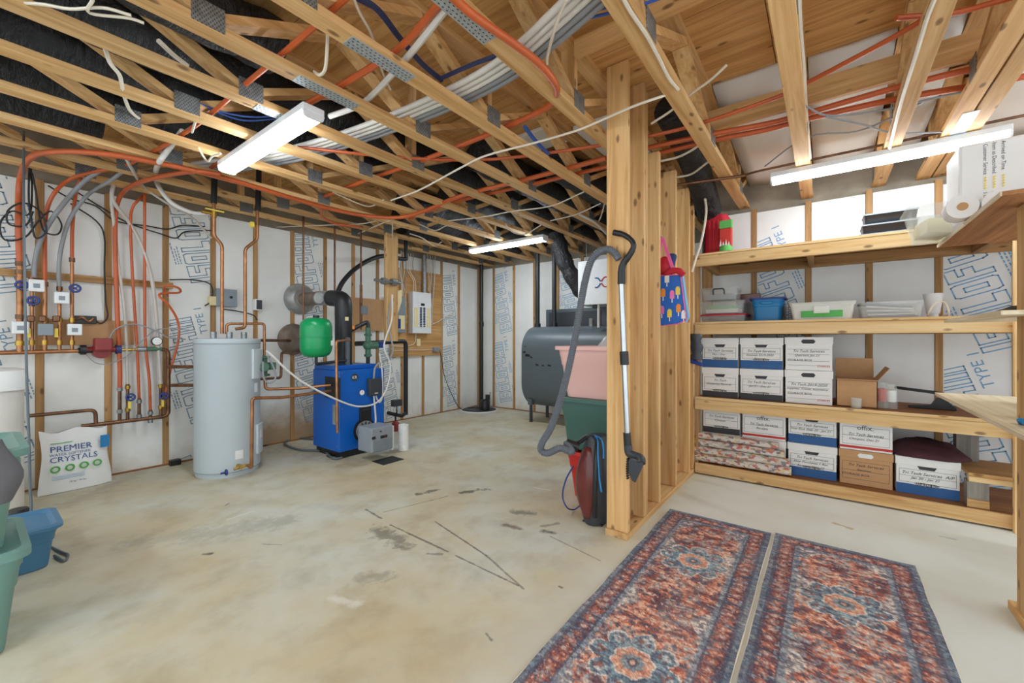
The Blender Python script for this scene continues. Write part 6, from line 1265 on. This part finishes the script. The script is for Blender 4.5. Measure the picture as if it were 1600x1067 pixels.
# ================================================================== rugs
def rug(y0, y1, x0, x1, label, seed):
    nx, ny = 400, 126; rs = np.random.RandomState(seed)
    X, Y = np.meshgrid(np.linspace(0, 1, nx), np.linspace(0, 1, ny), indexing='ij')
    Lx, Ly = x1-x0, y1-y0; px_, py_ = X*Lx, Y*Ly
    def fbm(fx, fy, oct_=3):
        out = np.zeros_like(X); amp = 1.
        for o in range(oct_):
            gx, gy = int(fx*2**o)+2, int(fy*2**o)+2; g = rs.rand(gx+1, gy+1); u = X*(gx-1); v = Y*(gy-1); i = u.astype(int); j = v.astype(int); a = u-i; b = v-j
            out += amp*((g[i,j]*(1-a)+g[np.minimum(i+1,gx),j]*a)*(1-b)+(g[i,np.minimum(j+1,gy)]*(1-a)+g[np.minimum(i+1,gx),np.minimum(j+1,gy)]*a)*b); amp *= .55
        return out/1.85
    C = lambda r, g, b: np.array([r, g, b], float)/255
    rust, coral, peach, cream, navy, teal, plum, brown, sky = C(178,104,88), C(212,136,112), C(232,180,154), C(228,218,208), C(92,94,112), C(124,152,166), C(118,84,90), C(140,84,72), C(164,182,192)
    col = np.zeros(X.shape+(3,)); n1, n2, n3 = fbm(56,10), fbm(190,40,2), fbm(14,4)
    col[:] = rust
    def put(mask, c, a=1.): 
        a = a*mask.astype(float) if mask.dtype == bool else np.clip(mask, 0, 1)*a
        col[:] = col*(1-a[...,None])+c*a[...,None]
    put(n1 > .48, coral); put((n1 > .54) & (n2 > .42), peach); put(n1 < .40, plum, .9); put((n2 > .60), cream, .8); put((n2 < .30), navy, .85); put((n3 > .54) & (n2 > .48), sky, .55)
    # small repeated florets in the field
    gx, gy = px_/.095, py_/.085; cx_, cy_ = gx-np.floor(gx)-.5, gy-np.floor(gy)-.5; r = np.hypot(cx_, cy_); th = np.arctan2(cy_, cx_); hsh = np.sin(np.floor(gx)*12.9+np.floor(gy)*78.2)*43758.5; hsh = hsh-np.floor(hsh)
    fl = r < .26+.10*np.cos(6*th); put(fl & (hsh > .35), np.array(teal), .55); put((r < .12) & (hsh > .35), peach, .8); put(fl & (hsh < .2), navy, .55)
    ex = np.minimum(px_, Lx-px_); ey = np.minimum(py_, Ly-py_); e = np.minimum(ex*.95, ey)
    # zig-zag corner pieces and cream spandrels
    inx = np.minimum(px_-.14, Lx-.14-px_); iny = np.minimum(py_-.13, Ly-.13-py_)
    sp_ = (inx*.9+iny*1.15 < .12) & (inx > 0) & (iny > 0); put(sp_, cream, .85); put(sp_ & (n2 < .45), navy, .7)
    mid = np.abs(px_ % .62-.31); sp2 = (mid*.8+iny*1.3 < .085) & (iny > 0); put(sp2, cream, .8); put(sp2 & (n2 < .42), navy, .6)
    # medallions
    for cxm in np.arange(Lx-.63, -.2, -.88):
        dx, dy = px_-cxm, py_-Ly/2; rr = np.hypot(dx, dy*1.0); tt = np.arctan2(dy, dx); wob = .03*(n2-.5)+.02*(n1-.5)
        lobe = .128+.052*np.abs(np.cos(4*tt/1.0*1.0)) if False else .100+.062*np.abs(np.cos(tt*4))**.6
        m = rr+wob < lobe; ol = (rr+wob < lobe+.010) & ~m; put(ol, cream, .9); put(m, teal, .95); put(m & (n1 > .55), sky, .7); put(m & (n2 < .36), navy, .75); put(m & (n2 > .62), cream, .6)
        for k_ in range(8):
            a = k_*PI/4; q = np.hypot(dx-.125*math.cos(a), dy-.125*math.sin(a)); put((q < .022) & (n2 > .5), cream, .7); put((q < .022) & (n2 < .4), rust, .6)
        hexr = rr*(1+.06*np.cos(8*tt)); put(hexr < .078, cream, .9); put(hexr < .072, peach, .95); put((hexr < .072) & (n2 < .42), coral, .8); put(hexr < .042, teal, .8); put(hexr < .022, navy, .9); put(hexr < .011, peach, .9)
    # borders
    bd = e < .125; col[bd] = plum; put(bd & (n2 > .5), rust, .9); put(bd & (n2 > .62), peach, .9); put(bd & (n1 < .42), navy, .85); put(bd & (n2 < .3), sky, .7)
    s = np.where(ex*.95 < ey, py_, px_)/.055; cc = s-np.floor(s)-.5; cr = np.hypot(cc*.055, e-.068); put(bd & (cr+.02*(n2-.5) < .018), coral, .55); put(bd & (cr+.02*(n2-.5) < .007), cream, .55)
    for c0, wd, cl_ in ((.012, .013, teal), (.118, .012, sky), (.030, .006, navy), (.104, .004, navy)):
        put(np.abs(e-c0) < wd, cl_, .75); put((np.abs(e-c0) < wd) & (n2 < .42), navy, .6)
    # worn, faded pile with cross streaks
    st = fbm(220, 8, 2); fade = fbm(9, 6, 3); put(np.clip((st-.48)*2.2, 0, 1)*.6, cream*.95); put(np.clip((fade-.5)*2.2, 0, 1), cream*.92, .35); put(np.clip((.40-st)*2.4, 0, 1)*.55, plum*.75)
    col *= (.82+.34*rs.rand(*X.shape))[...,None]; col = np.clip(col, 0, 1)
    linc = np.where(col <= .04045, col/12.92, ((col+.055)/1.055)**2.4)
    z = .0085+.0016*np.sin(px_*9+seed)*np.clip(1-ey/.06, 0, 1); wav = .001*np.sin(px_*7.+seed)+.0012*np.sin(px_*19.)
    yy = y0+py_+np.where(Y > .5, wav, wav*.6)*np.abs(Y-.5)*2
    vs = np.stack([x0+px_, yy, z], -1).reshape(-1, 3); c = V((float((x0+x1)/2), float((y0+y1)/2), 0))
    idx = np.arange(nx*ny).reshape(nx, ny); fs = np.stack([idx[:-1,:-1], idx[1:,:-1], idx[1:,1:], idx[:-1,1:]], -1).reshape(-1, 4)
    me = bpy.data.meshes.new('rug'); me.from_pydata((vs-np.array(c)).tolist(), [], fs.tolist())
    at = me.color_attributes.new('pattern', 'FLOAT_COLOR', 'POINT'); at.data.foreach_set('color', np.concatenate([linc.reshape(-1,3), np.ones((nx*ny,1))], 1).astype('f').ravel())
    T = thing('rug', label, 'rug', c, group='twin floor rugs'); o = link('pile', me, T); me.materials.append(MAT['rug_pile'])
    b = MB(); n = 60
    for s, yv in ((0, y0), (1, y1)):
        pts = []
        for i in range(n+1):
            xx = (x1-x0)*i/n; wv = .001*math.sin(xx*7+seed)+.0012*math.sin(xx*19); pts.append((x0+xx, yv+wv*(1 if s else .6), .005))
        part(MB().tube(pts, .003, 6), 'bound_edge', 'white_cable', T, smooth=True)
    part(MB().box(x0, x1, y0+.006, y1-.006, .0, .006), 'backing', 'white_cable', T)
def m_rug():
    m, nt, bs = nodes('rug_pile'); a = N(nt, 'ShaderNodeVertexColor'); a.layer_name = 'pattern'; v = coords(nt)
    f = noise(nt, coords(nt, (260, 90, 90)), 1., 2); mm = mix(nt, a.outputs[0], (.02,.018,.02,1), math_(nt, 'MULTIPLY', math_(nt, 'SUBTRACT', f, .42), .5))
    nt.links.new(mm, bs.inputs['Base Color']); bs.inputs['Roughness'].default_value = .95; bs.inputs['Specular IOR Level'].default_value = .1; bump(nt, bs, f, .25, .003)
m_rug()
ra, rb, rc, rd = pz(1047,797,0), pz(1207,834,0), pz(1213,836,0), pz(1430,886,0)
rug(rb.y+.004, ra.y, .93, 3.0, 'left of two distressed red and blue patterned rugs with medallions', 3)
rug(rd.y, rb.y-.016, .93, 3.02, 'right of two distressed red and blue patterned rugs, near the side shelf', 8)
